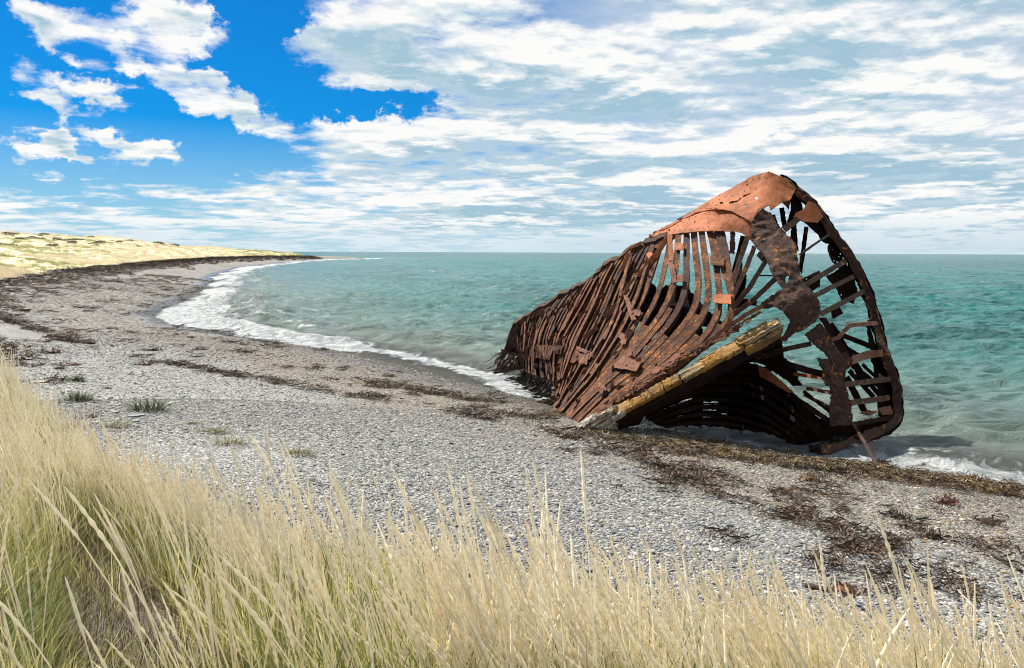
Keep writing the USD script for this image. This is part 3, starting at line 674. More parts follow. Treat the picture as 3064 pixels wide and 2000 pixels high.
# rivets on the plates
for line, dep, lift in (([(880, 352), (980, 338), (1100, 330), (1220, 336), (1275, 352)], D_CAP, 0.0), ([(820, 370), (905, 335), (980, 300), (1060, 266), (1130, 252), (1210, 266), (1280, 302)], D_CAP, 0.03),
                        ([(1000, 268), (1090, 220), (1150, 190), (1250, 160), (1330, 110)], D_CAP, -0.03), ([(1260, 118), (1330, 85), (1400, 74), (1470, 102), (1512, 142)], D_CAP, -0.03), ([(1380, 64), (1350, 110), (1310, 160)], D_CAP, -0.03),
                        ([(1180, 258), (1186, 300), (1190, 336)], D_CAP, 0.02), ([(1090, 256), (1094, 290), (1098, 330)], D_CAP, 0.02)):
    q = resample(line, 40); px, py = C(q[:, 0], q[:, 1]); pp = P(px, py, dep(px, py) + lift)
    nn = (CAM - pp) + np.array([0, 0, 12.0]); t, nn, bb = frames_along(pp, nn)
    part('rivet', studs(pp, nn, bb, 0.1, 0.19, (0.0,), 0.016, 0.014), STUD, kind='stuff')

# ---- gunwale rim
rim = [(1448, 96), (1482, 112), (1522, 146), (1590, 200), (1655, 285), (1715, 375), (1775, 450), (1828, 545), (1868, 625), (1905, 740), (1938, 860), (1958, 950), (1998, 1045), (2018, 1130), (2022, 1205), (2008, 1262), (1975, 1300), (1895, 1342), (1795, 1382), (1695, 1412), (1650, 1420)]
rp = resample(rim, 80); px, py = C(rp[:, 0], rp[:, 1])
rp = P(px, py, D_RIM(px, py))
t, n, b = frames_along(rp, CAM - rp)
inner = np.cross(t, CAM - rp); inner /= np.linalg.norm(inner, axis=1, keepdims=True)
w_ = 0.065 + 0.05 * fbm(np.stack([np.arange(80) * 0.35, np.zeros(80), np.zeros(80)], -1), 3, 4)
part('rim', sweep(rp, n, b, np.array([(-1, 0.0), (1, 0.0), (1, -0.30), (0.6, -0.32), (0.6, -0.05), (-0.6, -0.05), (-0.6, -0.34), (-1, -0.32)]), w_[:, None] * (0.75 + 0.6 * rng.random((80, 8))), 1.0), CRUST)
part('rim', sweep(rp - n * 0.33, n, b, np.array([(-0.13, 0.0), (0.16, 0.0), (0.16, -0.03), (-0.13, -0.03)]), 1.0 + 0.4 * (rng.random(80) - 0.5), 1.0), SHADE_RUST, label='inner flange of the rim')
part('rivet', studs(rp, n, b, 0.2, 0.2, (-0.3, 0.3), 0.02, 0.02), STUD, kind='stuff')

for k in range(34):      # tatters along the inside of the rim
    i_ = int(r3.uniform(6, 74)); q = project(rp[i_]); q2 = project(rp[i_ + 1]); dx_, dy_ = q2 - q; L_ = math.hypot(dx_, dy_); nx, ny = -dy_ / L_, dx_ / L_
    if (1500 - q[0]) * nx + 0 > 0 and nx > 0: nx, ny = -nx, -ny
    wd = r3.uniform(5, 17); ln = r3.uniform(6, 20); m_ = 7; ph = np.sort(r3.uniform(0, 6.28, m_)); rr_ = r3.uniform(0.5, 1.0, m_)
    poly = [(q[0] + nx * 7 + math.cos(a) * r__ * ln * dx_ / L_ + math.sin(a) * r__ * wd * nx, q[1] + ny * 7 + math.cos(a) * r__ * ln * dy_ / L_ + math.sin(a) * r__ * wd * ny) for a, r__ in zip(ph, rr_)]
    ms = sheet(poly, float(rp[i_][1]) + r3.uniform(0.02, 0.3), 0.02, 2.0, 500 + k, cell=8, relief=0.03, frq=6, src=True) if Polygon(poly).is_valid and Polygon(poly).area > 50 else None
    if ms: part('flake', ms, [CRUST, SHADE_RUST, RIB][k % 3])

# ---- heavy stern band
part('band_plate', sheet([(1306, 300), (1340, 246), (1366, 240), (1405, 262), (1420, 290), (1440, 330), (1475, 352), (1520, 400), (1528, 460), (1545, 540), (1560, 580), (1600, 635), (1640, 680), (1648, 760), (1600, 806), (1558, 830), (1520, 848), (1462, 888), (1440, 880), (1478, 832), (1490, 790), (1486, 760), (1450, 732), (1420, 716), (1362, 722), (1350, 700), (1395, 670), (1440, 640), (1462, 632), (1430, 588), (1400, 540), (1378, 480), (1350, 440), (1306, 386)],
                         D_BAND, 0.05, 5.0, 21, holes=[[(1474, 566), (1492, 562), (1492, 585), (1482, 604), (1472, 590)]], cell=6, relief=0.07, frq=5.0, pin=16), CRUST, smooth=50, label='broad crusted band plate above the keel')
part('band_plate', sheet([(1570, 850), (1602, 826), (1640, 796), (1672, 826), (1700, 880), (1740, 940), (1775, 942), (1802, 972), (1798, 1008), (1762, 1036), (1770, 1100), (1790, 1180), (1800, 1240), (1812, 1296), (1690, 1300), (1688, 1200), (1702, 1140), (1692, 1110), (1660, 1080), (1652, 1010), (1628, 964), (1690, 978), (1680, 955), (1630, 918), (1592, 880)],
                         D_BAND, 0.05, 5.5, 22, cell=6, relief=0.07, frq=5.0, pin=10), CRUST, smooth=50, label='torn band plate below the keel')
part('plate', sheet([(1590, 198), (1618, 215), (1660, 275), (1630, 306), (1590, 302), (1556, 300), (1512, 276), (1522, 258), (1560, 240)], D_RIM, 0.03, 2.2, 23, cell=7, relief=0.04, lift=-0.22), PLATE, smooth=40, label='torn orange plate hanging at the rim')
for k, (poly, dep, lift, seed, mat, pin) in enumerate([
        ([(1500, 150), (1522, 140), (1545, 170), (1560, 235), (1525, 300), (1520, 430), (1505, 430), (1500, 330), (1480, 300), (1500, 240)], D_RIM, 0.35, 31, SHADE_RUST, 0),
        ([(1560, 300), (1620, 300), (1672, 345), (1700, 400), (1672, 410), (1655, 395), (1640, 372), (1600, 330)], D_RIM, 0.25, 32, SHADE_RUST, 0),
        ([(1690, 390), (1722, 400), (1765, 470), (1790, 560), (1770, 580), (1740, 530), (1700, 490), (1678, 430)], D_RIM, 0.30, 33, SHADE_RUST, 22),
        ([(1672, 565), (1720, 545), (1770, 500), (1812, 580), (1826, 650), (1806, 700), (1745, 680), (1720, 620)], D_RIM, 0.55, 34, SHADE_RUST, 3),
        ([(1690, 720), (1740, 715), (1755, 750), (1708, 775)], D_RIM, 0.6, 35, SHADE_RUST, 0), ([(1560, 575), (1640, 540), (1645, 560), (1640, 620), (1600, 640)], D_BAND, 0.5, 36, SHADE_RUST, 2),
        ([(1330, 465), (1355, 438), (1382, 470), (1365, 500)], D_BAND, 0.35, 37, SHADE_RUST, 0),
        ([(1500, 1300), (1640, 1290), (1700, 1262), (1810, 1290), (1900, 1266), (2015, 1225), (2022, 1262), (1985, 1300), (1895, 1344), (1795, 1384), (1695, 1414), (1600, 1428), (1540, 1400), (1440, 1360)], lambda x, y: D_RIM(x, y) + 1.0 * np.clip((np.asarray(y) - 1255) / 95.0, 0, 1), 0.02, 38, SHADE_RUST, 0),
        ([(1640, 770), (1672, 772), (1745, 890), (1800, 962), (1740, 946), (1700, 880)], D_BAND, 0.35, 39, SHADE_RUST, 0),
        ([(1885, 775), (1905, 880), (1930, 940), (1900, 960), (1885, 900), (1868, 790)], D_RIM, 0.25, 40, SHADE_RUST, 6),
        ([(1880, 935), (1962, 950), (2005, 1050), (2025, 1180), (1990, 1260), (1930, 1250), (1925, 1120), (1905, 1010)], D_RIM, 0.42, 41, SHADE_RUST, 4)]):
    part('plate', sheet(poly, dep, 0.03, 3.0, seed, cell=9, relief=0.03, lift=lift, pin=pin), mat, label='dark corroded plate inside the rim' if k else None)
for poly, seed in (([(1835, 1235), (1880, 1222), (1925, 1232), (1890, 1248)], 45), ([(1925, 1215), (1990, 1200), (2002, 1240), (1950, 1246)], 46), ([(1930, 1040), (1958, 1062), (1930, 1070)], 47)):
    part('plate', sheet(poly, D_RIM, 0.03, 2.5, seed, cell=8, relief=0.03, lift=-0.06), PINK, label='sunlit flaking scrap of plate')

# ---- bars: spokes, braces, diagonals
def bar(pts, depths, w, name='spoke', mat=CRUST, d=0.11, jag=0.14, label=None, n=14):
    q = np.array(pts, float); px, py = C(q[:, 0], q[:, 1])
    Y = np.array([D(px[k], py[k]) if callable(D) else D for k, D in enumerate(depths)], float).ravel()
    p3 = resample(P(px, py, Y), n)
    t, nn, bb = frames_along(p3, CAM - p3)
    w3 = w * 0.61119 / F * np.mean(Y)
    sec = np.array([(-0.5, 0.0), (0.5, 0.0), (0.5, -0.022 / d), (-0.5 + 0.03 / w3, -0.022 / d), (-0.5 + 0.03 / w3, -1), (-0.5, -1)])
    v, f = sweep(p3, nn, bb, sec * [w3, d], 1 + jag * (rng.random((n, 6)) - 0.5) * 2, 1.0)
    return part(name, (v, f), mat, label=label)
B, R_ = D_BAND, D_RIM
inB, inR = (lambda x, y: D_BAND(x, y) + 0.08), (lambda x, y: D_RIM(x, y) - 0.03)
for pts, w, mat in (([(1468, 338), (1560, 268)], 30, CRUST), ([(1580, 605), (1770, 490)], 24, CRUST), ([(1618, 662), (1810, 568)], 22, CRUST), ([(1648, 752), (1862, 640)], 24, CRUST),
                    ([(1795, 982), (1880, 950), (1952, 945)], 36, PINK), ([(1765, 1098), (1990, 1070)], 26, CRUST), ([(1790, 1188), (1985, 1162)], 28, CRUST), ([(1810, 1292), (1990, 1260)], 22, SHADE_RUST)):
    bar(pts, [inB] + [inR] * (len(pts) - 1), w, mat=mat)
bar([(1545, 462), (1610, 415), (1690, 362)], [inB, inB, inR], 11, 'brace', d=0.05)
bar([(1695, 880), (1742, 862), (1772, 820), (1800, 805), (1908, 796)], [inB, inB, inB, inB, inR], 20, 'brace', PINK, d=0.06, label='bent brace with a kink')
deep = lambda k: (lambda x, y: D_RIM(x, y) + k)
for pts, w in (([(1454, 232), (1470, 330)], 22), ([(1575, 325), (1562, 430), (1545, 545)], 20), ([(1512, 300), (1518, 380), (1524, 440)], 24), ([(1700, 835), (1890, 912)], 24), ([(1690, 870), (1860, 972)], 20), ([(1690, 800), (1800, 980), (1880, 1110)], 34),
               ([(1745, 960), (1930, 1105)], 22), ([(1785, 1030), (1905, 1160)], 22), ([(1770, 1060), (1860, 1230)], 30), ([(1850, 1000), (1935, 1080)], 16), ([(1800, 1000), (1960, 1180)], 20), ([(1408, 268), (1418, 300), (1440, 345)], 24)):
    bar(pts, [deep(0.7)] * len(pts), w, 'frame', SHADE_RUST, d=0.14)
# cant frames fanning below the band, and the post they meet at
sd = lambda x, y: D_SIDE(x, y)
for pts, w in (([(1290, 372), (1255, 470), (1212, 610)], 24), ([(1322, 420), (1280, 530), (1208, 680)], 22), ([(1382, 485), (1300, 620), (1208, 735)], 23), ([(1424, 580), (1320, 680), (1206, 765)], 24), ([(1160, 345), (1180, 440), (1200, 560)], 28), ([(1136, 345), (1150, 400), (1168, 470)], 18)):
    bar(pts, [sd] * 3, w, 'cant_frame', CRUST, d=0.17)
bar([(1215, 348), (1214, 400), (1212, 455)], [sd] * 3, 22, 'cant_frame', SHADE_RUST, d=0.06, jag=0.4, label='short eaten stump hanging under the plate')
for pts, w in (([(1265, 370), (1240, 470), (1218, 560)], 22), ([(1245, 500), (1240, 590), (1215, 700)], 34), ([(1270, 560), (1262, 640), (1225, 715)], 26), ([(1330, 700), (1270, 690), (1230, 720)], 26)):
    bar(pts, [lambda x, y: D_SIDE(x, y) + 0.32] * 3, w, 'frame', SHADE_RUST, d=0.12)
bar([(1186, 470), (1200, 560), (1207, 650), (1212, 740), (1180, 830), (1130, 880), (1040, 940), (900, 1040)], [lambda x, y: D_SIDE(x, y) - 0.04] * 8, 26, 'post', RIB, d=0.2, n=24)
bar([(1325, 565), (1370, 563), (1420, 566)], [lambda x, y: D_SIDE(x, y) + 0.1] * 3, 5, 'wire', SHADE_RUST, d=0.02)
bar([(1360, 715), (1290, 750), (1190, 820), (1080, 900)], [lambda x, y: D_SIDE(x, y) - 0.12] * 4, 20, 'stringer', PINK, d=0.08)
# leaning bar
bar([(1806, 1288), (1870, 1400), (1934, 1515)], [17.5, 16.9, 16.25], 15, 'leaning_bar', CRUST, d=0.05, label='thin bar leaning from the rim to the wet beach')

# ---- straps and scraps on the frames
on = lambda k: (lambda x, y: D_SIDE(x, y) + k)
for pts, w, mat in (([(900, 375), (840, 460), (750, 565)], 24, PLATE), ([(906, 362), (910, 430), (915, 490)], 22, PLATE), ([(902, 485), (918, 530), (932, 598)], 22, PINK), ([(712, 632), (660, 690), (590, 772)], 24, PINK), ([(550, 820), (515, 845), (484, 870)], 22, PINK),
                    ([(674, 612), (700, 690), (732, 782)], 22, PINK), ([(740, 575), (715, 605), (690, 640)], 20, PINK), ([(700, 455), (690, 490), (672, 540)], 18, PLATE), ([(705, 440), (740, 420), (765, 405)], 12, PLATE), ([(660, 850), (690, 880), (720, 830)], 26, PINK), ([(540, 960), (480, 930), (440, 915)], 18, PINK)):
    bar(pts, [on(-0.10)] * 3, w, 'strap', mat, d=0.03, jag=0.2)
for poly, mat, seed in (([(930, 402), (972, 404), (972, 440), (930, 438)], PLATE, 51), ([(942, 556), (972, 558), (972, 592), (944, 590)], PINK, 52), ([(1103, 468), (1172, 472), (1172, 516), (1108, 514)], RIB, 53), ([(1122, 654), (1206, 658), (1207, 704), (1122, 698)], PLATE, 54),
                        ([(624, 1012), (648, 985), (682, 958), (710, 970), (766, 986), (742, 1032), (700, 1026)], PINK, 55), ([(668, 872), (700, 858), (690, 900), (664, 898)], PINK, 56), ([(728, 728), (762, 730), (760, 764), (730, 760)], PINK, 57), ([(225, 912), (262, 904), (300, 906), (338, 908), (330, 940), (318, 975), (270, 970), (222, 962)], RIB, 58),
                        ([(408, 940), (440, 925), (462, 935), (456, 975), (436, 996), (402, 985)], RIB, 59), ([(462, 945), (508, 950), (500, 1000), (456, 992)], PINK, 60), ([(700, 960), (712, 920), (724, 955)], PINK, 61), ([(860, 1000), (905, 972), (930, 945), (960, 940), (950, 975), (900, 1010)], PINK, 62), ([(812, 1045), (838, 1010), (862, 1018), (850, 1042)], PINK, 63),
                        ([(560, 1130), (585, 1105), (600, 1120), (574, 1144)], PINK, 64), ([(790, 455), (812, 448), (828, 462), (806, 488)], PLATE, 65), ([(340, 905), (380, 910), (372, 950), (336, 945)], RIB2, 66), ([(500, 1030), (540, 985), (556, 1000), (520, 1050)], RIB, 67)):
    part('scrap', sheet(poly, D_SIDE, 0.02, 2.6, seed, cell=7, relief=0.025, lift=-0.12), mat)
# ragged iron along the upper edge of the keel
part('garboard_plate', sheet([(500, 1262), (560, 1215), (640, 1160), (760, 1085), (860, 1020), (960, 960), (1080, 900), (1180, 838), (1290, 765), (1350, 728), (1358, 742), (1260, 812), (1160, 880), (1020, 950), (900, 1020), (800, 1085), (690, 1155), (600, 1225), (520, 1275)], lambda x, y: D_SIDE(x, y), 0.03, 11.0, 71, cell=8, relief=0.07, lift=-0.12, frq=6, pin=60, holes=[[(700, 1140), (760, 1100), (770, 1110), (715, 1145)], [(860, 1040), (900, 1010), (930, 1005), (880, 1040)], [(1080, 915), (1130, 885), (1150, 885), (1095, 922)], [(590, 1220), (640, 1185), (650, 1190), (600, 1228)]]), RIB, label='ragged rusty plate edge along the keel')

# ---- keel of timber blocks
KA, KB = np.array(P(*C(505, 1318), 18.45)), np.array(P(*C(1455, 800), 18.62))
kt = KB - KA; KL = np.linalg.norm(kt); kt /= KL
kn = (CAM - (KA + KB) / 2); kn += np.array([-4, 0, 14.0]); kn -= (kn @ kt) * kt; kn /= np.linalg.norm(kn)
kb = np.cross(kt, kn); kb *= np.sign(kb[2])
ax_ = np.cross(kt, [1, 0, 0]); ang_ = math.acos(np.clip(kt[0], -1, 1)); ax_ /= np.linalg.norm(ax_)
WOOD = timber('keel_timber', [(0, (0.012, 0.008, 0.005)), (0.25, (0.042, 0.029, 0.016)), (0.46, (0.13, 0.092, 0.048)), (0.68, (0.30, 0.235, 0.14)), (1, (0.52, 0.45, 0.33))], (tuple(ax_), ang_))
PALE = timber('bleached_timber', [(0, (0.06, 0.048, 0.035)), (0.25, (0.26, 0.22, 0.17)), (0.6, (0.50, 0.46, 0.38)), (1, (0.64, 0.60, 0.52))], (tuple(ax_), ang_), 0.25)
def block(u0, u1, b0, b1, n0, n1, slope=0.0, jag=0.02, seed=0, taper=1.0):
    """a weathered timber lying along the keel: u along it (0..1), b across, n towards the camera"""
    r2 = np.random.default_rng(seed)
    m = 12
    us_ = np.linspace(0, 1, m)
    sec = np.array([(b0, n1 - .03), (b0 + .03, n1), ((b0 + b1) / 2, n1 + .01), (b1 - .03, n1), (b1, n1 - .03), (b1, n0), (b0, n0)])
    rows = []
    for k, t_ in enumerate(us_):
        shrink = 1.0 if taper == 1 else taper + (1 - taper) * t_
        off = sec * [1, 1]
        c_ = np.array([(b0 + b1) / 2, (n0 + n1) / 2])
        off = c_ + (off - c_) * shrink + r2.normal(0, jag * 0.45, off.shape)
        u = u0 + (u1 - u0) * t_
        skew = slope * (off[:, 0] - c_[0])
        end = r2.normal(0, jag * 1.6, len(off)) if k in (0, m - 1) else 0
        rows.append(KA + kt * (u * KL + skew + end)[:, None] + kb * off[:, :1] + kn * off[:, 1:])
    k = len(sec)
    v = np.concatenate(rows)
    i = np.arange(m - 1)[:, None] * k; j = np.arange(k)[None]; j2 = (j + 1) % k
    q = np.stack([i + j, i + k + j, i + k + j2, i + j2], -1).reshape(-1, 4)
    cap = np.array([[0, a, a + 1] for a in range(1, k - 1)])
    return v, np.vstack([q[:, [0, 1, 2]], q[:, [0, 2, 3]], cap, (m - 1) * k + cap[:, ::-1]])
tim = [  # u0, u1, b0, b1, lift, slope
    (0.155, 0.225, -.13, .14, 0.00, .05), (0.225, 0.325, -.12, .11, -.03, .05), (0.327, 0.395, -.13, .13, .00, .08), (0.398, 0.475, -.12, .12, .015, .05), (0.478, 0.60, -.14, .12, 0.0, -.05), (0.602, 0.69, -.13, .13, -.015, .04), (0.692, 0.79, -.15, .15, -.03, -.08), (0.793, 0.94, .03, .20, .03, -.1),
    (0.793, 0.985, -.13, .026, .02, -.12), (0.793, 0.97, -.24, -.135, -.02, -.06), (0.90, 0.995, .0, .18, -.06, 0.), (0.60, 0.80, .14, .20, -.06, 0.)]
for k, (u0, u1, b0, b1, lf, sl) in enumerate(tim):
    part('timber', block(u0, u1, b0 * 0.92, b1, -.20, .12 + lf, sl, 0.018, 100 + k), WOOD, smooth=25)
part('timber', block(0.13, 0.97, -.20, .09, -.40, -.04, 0, 0.02, 140), SHADE_RUST, smooth=25, label='long inner keel timber in shadow')  # near-black colour stands for the shadow on the lower half of the keel
for k, (u0, u1, b0, b1, lf) in enumerate([(-.035, .068, .02, .20, .14), (.01, .155, -.02, .07, .16), (-.01, .13, -.10, -.03, .13), (.04, .17, -.16, -.09, .10), (.055, .16, .08, .14, .10), (-0.02, .06, -.07, .015, .08), (.04, .12, -.22, -.15, -.06)]):
    part('splintered_timber', block(u0, u1, b0, b1, -.28, .08 + lf, 0.1, 0.028, 160 + k, taper=0.72), PALE, smooth=20)
for k in range(34):
    u = rng.uniform(0.16, 0.95); bq = rng.uniform(-.16, .12)
    c = KA + kt * u * KL + kb * bq + kn * 0.12
    part('bolt', join([(np.array([c + 0.016 * (math.cos(a) * kt + math.sin(a) * kb) - 0.02 * kn for a in np.arange(6) * math.pi / 3] + [c + 0.03 * kn]), np.array([[q, (q + 1) % 6, 6] for q in range(6)]))]), STUD)

# ---- shaded lower side: frames, plates, inner beams
pd = lambda x, y: D_PORT(x, y)
ARCS = [[(800, 1205), (930, 1110), (1063, 1050), (1183, 1034), (1333, 1050), (1424, 1104), (1520, 1182), (1625, 1335)], [(790, 1228), (920, 1145), (1063, 1086), (1243, 1086), (1352, 1116), (1454, 1176), (1544, 1254), (1635, 1345)],
        [(790, 1250), (930, 1170), (1087, 1128), (1213, 1125), (1346, 1155), (1424, 1206), (1574, 1314)], [(800, 1270), (940, 1205), (1070, 1170), (1183, 1176), (1333, 1206), (1424, 1260), (1550, 1345)],
        [(830, 1280), (950, 1232), (1063, 1206), (1183, 1218), (1333, 1248), (1436, 1302), (1520, 1360)], [(860, 1292), (960, 1262), (1063, 1246), (1213, 1260), (1352, 1296), (1448, 1344)], [(880, 1304), (980, 1290), (1063, 1282), (1213, 1296), (1333, 1326)],
        [(1140, 1012), (1240, 992), (1340, 1015), (1440, 1090), (1540, 1190), (1640, 1320)]]
MID = [[tuple((np.array(p_) + np.array(q_)) / 2) for p_, q_ in zip(resample(ARCS[k], 8), resample(ARCS[k + 1], 8))] for k in range(6)]
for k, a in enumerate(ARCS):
    bar(a, [pd] * len(a), 19, 'lower_rib', SHADE_RUST, d=0.2, jag=0.08, n=26)
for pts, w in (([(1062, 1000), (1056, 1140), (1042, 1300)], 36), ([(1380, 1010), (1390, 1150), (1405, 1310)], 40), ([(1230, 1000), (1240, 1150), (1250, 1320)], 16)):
    bar(pts, [lambda x, y: D_PORT(x, y) + 0.3] * 3, w, 'lower_stringer', SHADE_RUST, d=0.1)
for pts, w, mat in (([(1320, 977), (1478, 923), (1600, 898)], 22, RIB2), ([(1420, 975), (1508, 1008), (1672, 1052)], 30, SHADE_RUST), ([(1512, 1047), (1674, 1068)], 17, PLATE), ([(1574, 1116), (1702, 1140)], 18, PINK), ([(1562, 1146), (1696, 1214)], 18, PINK), ([(1470, 1130), (1560, 1190), (1690, 1280)], 24, SHADE_RUST), ([(1560, 1130), (1690, 1230)], 16, SHADE_RUST)):
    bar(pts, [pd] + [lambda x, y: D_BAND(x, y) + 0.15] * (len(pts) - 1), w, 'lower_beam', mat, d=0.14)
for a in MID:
    bar(a, [lambda x, y: D_PORT(x, y) + 0.35] * 8, 9, 'lower_rib', SHADE_RUST, d=0.16, jag=0.1, n=26)  # extra ribs added between the others to darken the lower side
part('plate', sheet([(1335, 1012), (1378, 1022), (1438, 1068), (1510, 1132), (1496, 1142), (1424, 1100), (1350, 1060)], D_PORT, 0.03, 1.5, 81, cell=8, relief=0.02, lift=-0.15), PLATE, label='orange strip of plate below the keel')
part('plate', sheet([(1180, 985), (1300, 966), (1400, 890), (1455, 885), (1462, 965), (1520, 1004), (1535, 1075), (1556, 1100), (1510, 1105), (1440, 1050), (1380, 1012), (1330, 992)], D_PORT, 0.03, 4, 82, cell=10, relief=0.04, lift=0.1), SHADE_RUST, label='dark plate under the upper end of the keel')
part('plate', sheet([(760, 1290), (800, 1210), (930, 1110), (1063, 1048), (1180, 1000), (1250, 960), (1190, 960), (1000, 1060), (800, 1180), (640, 1290), (600, 1330)], D_PORT, 0.03, 4, 83, cell=10, relief=0.04, lift=-0.2), SHADE_RUST, label='dark plate behind the keel')
part('plate', sheet([(1400, 1110), (1480, 1160), (1560, 1220), (1690, 1290), (1690, 1330), (1600, 1330), (1500, 1240)], D_PORT, 0.03, 4, 84, cell=10, relief=0.04, lift=0.25, holes=[[(1440, 1180), (1500, 1215), (1530, 1250), (1480, 1220)], [(1580, 1252), (1640, 1290), (1600, 1280)]]), SHADE_RUST, label='torn dark plate near the ground')
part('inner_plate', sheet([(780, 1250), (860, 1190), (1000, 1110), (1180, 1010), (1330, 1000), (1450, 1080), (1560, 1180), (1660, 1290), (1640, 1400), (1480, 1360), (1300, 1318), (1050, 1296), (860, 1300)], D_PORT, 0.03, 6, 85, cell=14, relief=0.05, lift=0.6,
     holes=[[(905, 1200), (985, 1168), (1050, 1160), (1050, 1176), (960, 1200), (920, 1215)], [(950, 1222), (1046, 1200), (1048, 1216), (960, 1240)], [(1068, 1180), (1120, 1172), (1150, 1180), (1130, 1194), (1070, 1196)], [(1066, 1215), (1140, 1216), (1130, 1228), (1066, 1230)], [(930, 1252), (1040, 1236), (1040, 1250), (940, 1268)], [(1066, 1250), (1110, 1250), (1100, 1262), (1066, 1262)], [(1160, 1235), (1190, 1238), (1180, 1256), (1156, 1252)], [(820, 1240), (880, 1205), (890, 1212), (830, 1250)], [(1064, 1280), (1180, 1285), (1260, 1302), (1180, 1300), (1064, 1290)]]), SHADE_RUST, label='dark inner skin behind the lower frames')  # added backing, its dark colour replaces the shade under the keel

# ------------------------------------------------------------------ scattering
def instancer(name, protos, pos, quat, scale, idx, **kw):
    """protos: list of (mesh, material) -> one PointInstancer"""
    path = path_for(name)
    pi = UsdGeom.PointInstancer.Define(stage, path)
    targets = []
    for k, (nm, mesh, mat, smooth) in enumerate(protos):
        m = usdkit.mesh(stage, path_for(nm, path), mesh, mat, smooth=smooth)
        targets.append(m.GetPath())
    pi.CreatePrototypesRel().SetTargets(targets)
    pi.CreatePositionsAttr(Vt.Vec3fArray.FromNumpy(np.asarray(pos, np.float32)))
    q = np.asarray(quat, np.float32)                      # w x y z
    pi.CreateOrientationsAttr(Vt.QuathArray([Gf.Quath(float(a), float(b), float(c), float(d_)) for a, b, c, d_ in q]))
    pi.CreateScalesAttr(Vt.Vec3fArray.FromNumpy(np.asarray(scale, np.float32)))
    pi.CreateProtoIndicesAttr(Vt.IntArray.FromNumpy(np.asarray(idx, np.int32)))
    tag(pi.GetPrim(), **kw)
    return pi
def quats(yaw, tilt, tilt_dir):
    """turn about z by yaw, then lean by tilt about a level axis"""
    ax = np.stack([np.cos(tilt_dir), np.sin(tilt_dir)], 1)
    c, s_ = np.cos(tilt / 2), np.sin(tilt / 2)
    cz, sz = np.cos(yaw / 2), np.sin(yaw / 2)
    w = c * cz; x = s_ * (ax[:, 0] * cz + ax[:, 1] * sz); y = s_ * (ax[:, 1] * cz - ax[:, 0] * sz); z = c * sz
    return np.stack([w, x, y, z], 1)
def sector(n, r0, r1, a0=-36, a1=36, power=1.0):
    r = (rng.random(n) * (r1 ** (power + 1) - r0 ** (power + 1)) + r0 ** (power + 1)) ** (1 / (power + 1))
    a = np.radians(rng.uniform(a0, a1, n))
    return r * np.sin(a), r * np.cos(a)

# the line of wrack between the upper shingle and the lower beach, and the one along the water
WRACK = np.array([hit(px, py)[:2] for px, py in ((-60, 920), (70, 975), (180, 1015), (330, 1062), (560, 1098), (860, 1155), (1180, 1206), (1450, 1255), (1700, 1312), (1850, 1352), (2050, 1425), (2300, 1512), (2480, 1592), (2620, 1690), (2740, 1790))])
WRACK2 = np.array([hit(px, py)[:2] for px, py in ((1120, 1145), (1300, 1180), (1500, 1225), (1750, 1290), (1990, 1335), (2200, 1360), (2400, 1388), (2560, 1408), (2700, 1425), (2850, 1448), (3064, 1476), (3200, 1500))])
wrack_line, wrack2_line = LineString(WRACK), LineString(WRACK2)
upper_poly = Polygon(list(map(tuple, WRACK)) + [(4, -4), (-6000, -3000), (-60, 12)]).buffer(0)

# ------------------------------------------------------------------ pebbles
def pebble_look(name, stops, mussel=True):
    g = NG()
    r = g.n('object_info', 'random')
    pos = g.n('geometry', 'position')
    c = g.ramp(r, stops)
    c = g.mix(g.mr(g.noise(pos, 60.0, 4.0, 0.6), 0.35, 0.7, 0.0, 0.35), c, (0.45, 0.45, 0.45), 'multiply')
    return g.build(name, surface=g.n('principled_bsdf', 'BSDF', base_color=c, roughness=0.75, specular_ior_level=0.35))
GREYS = [(0, (0.05, 0.055, 0.062)), (0.14, (0.11, 0.115, 0.12)), (0.20, (0.10, 0.105, 0.105)), (0.45, (0.160, 0.157, 0.144)), (0.70, (0.250, 0.241, 0.215)), (0.80, (0.31, 0.296, 0.262)), (0.86, (0.38, 0.362, 0.326)), (0.90, (0.30, 0.245, 0.18)), (0.93, (0.23, 0.175, 0.12)), (0.962, (0.08, 0.09, 0.17)), (0.975, (0.07, 0.08, 0.15)), (0.98, (0.07, 0.07, 0.075)), (1, (0.16, 0.165, 0.17))]
BROWNS = [(0, (0.04, 0.036, 0.032)), (0.25, (0.062, 0.052, 0.040)), (0.5, (0.112, 0.096, 0.073)), (0.75, (0.18, 0.156, 0.122)), (0.9, (0.30, 0.275, 0.235)), (0.93, (0.25, 0.15, 0.05)), (0.97, (0.32, 0.20, 0.08)), (1, (0.50, 0.47, 0.43))]
PEB, PEB2 = pebble_look('pebble_look', GREYS), pebble_look('small_pebble_look', BROWNS)
def pebble_mesh(seed):
    m = trimesh.creation.icosphere(1, 1.0)
    v = np.array(m.vertices)
    v *= (1 + 0.35 * (fbm(v * 1.1 + seed * 5, 2, seed) - 0.5) * 2)[:, None]
    v *= [1.0, 0.72 + 0.05 * (seed % 4), 0.40 + 0.07 * (seed % 3)]
    return v, np.array(m.faces)
pm = [('pebble', pebble_mesh(k), PEB, True) for k in range(6)]
xs_, ys_ = [np.concatenate(a) for a in zip(sector(105000, 4.4, 10.5, power=0.8), sector(140000, 10, 20), sector(60000, 20, 34))]
r_ = np.hypot(xs_, ys_)
z_, s_, d_ = land(xs_, ys_)
up_side = shapely.contains_xy(upper_poly, xs_, ys_)
ok = up_side & (d_ < 0.25 + 0.3 * rng.random(len(xs_))) & (s_ > 1)
sparse = fbm(xyz0(xs_ / 2.2, ys_ / 2.2), 3, 91)
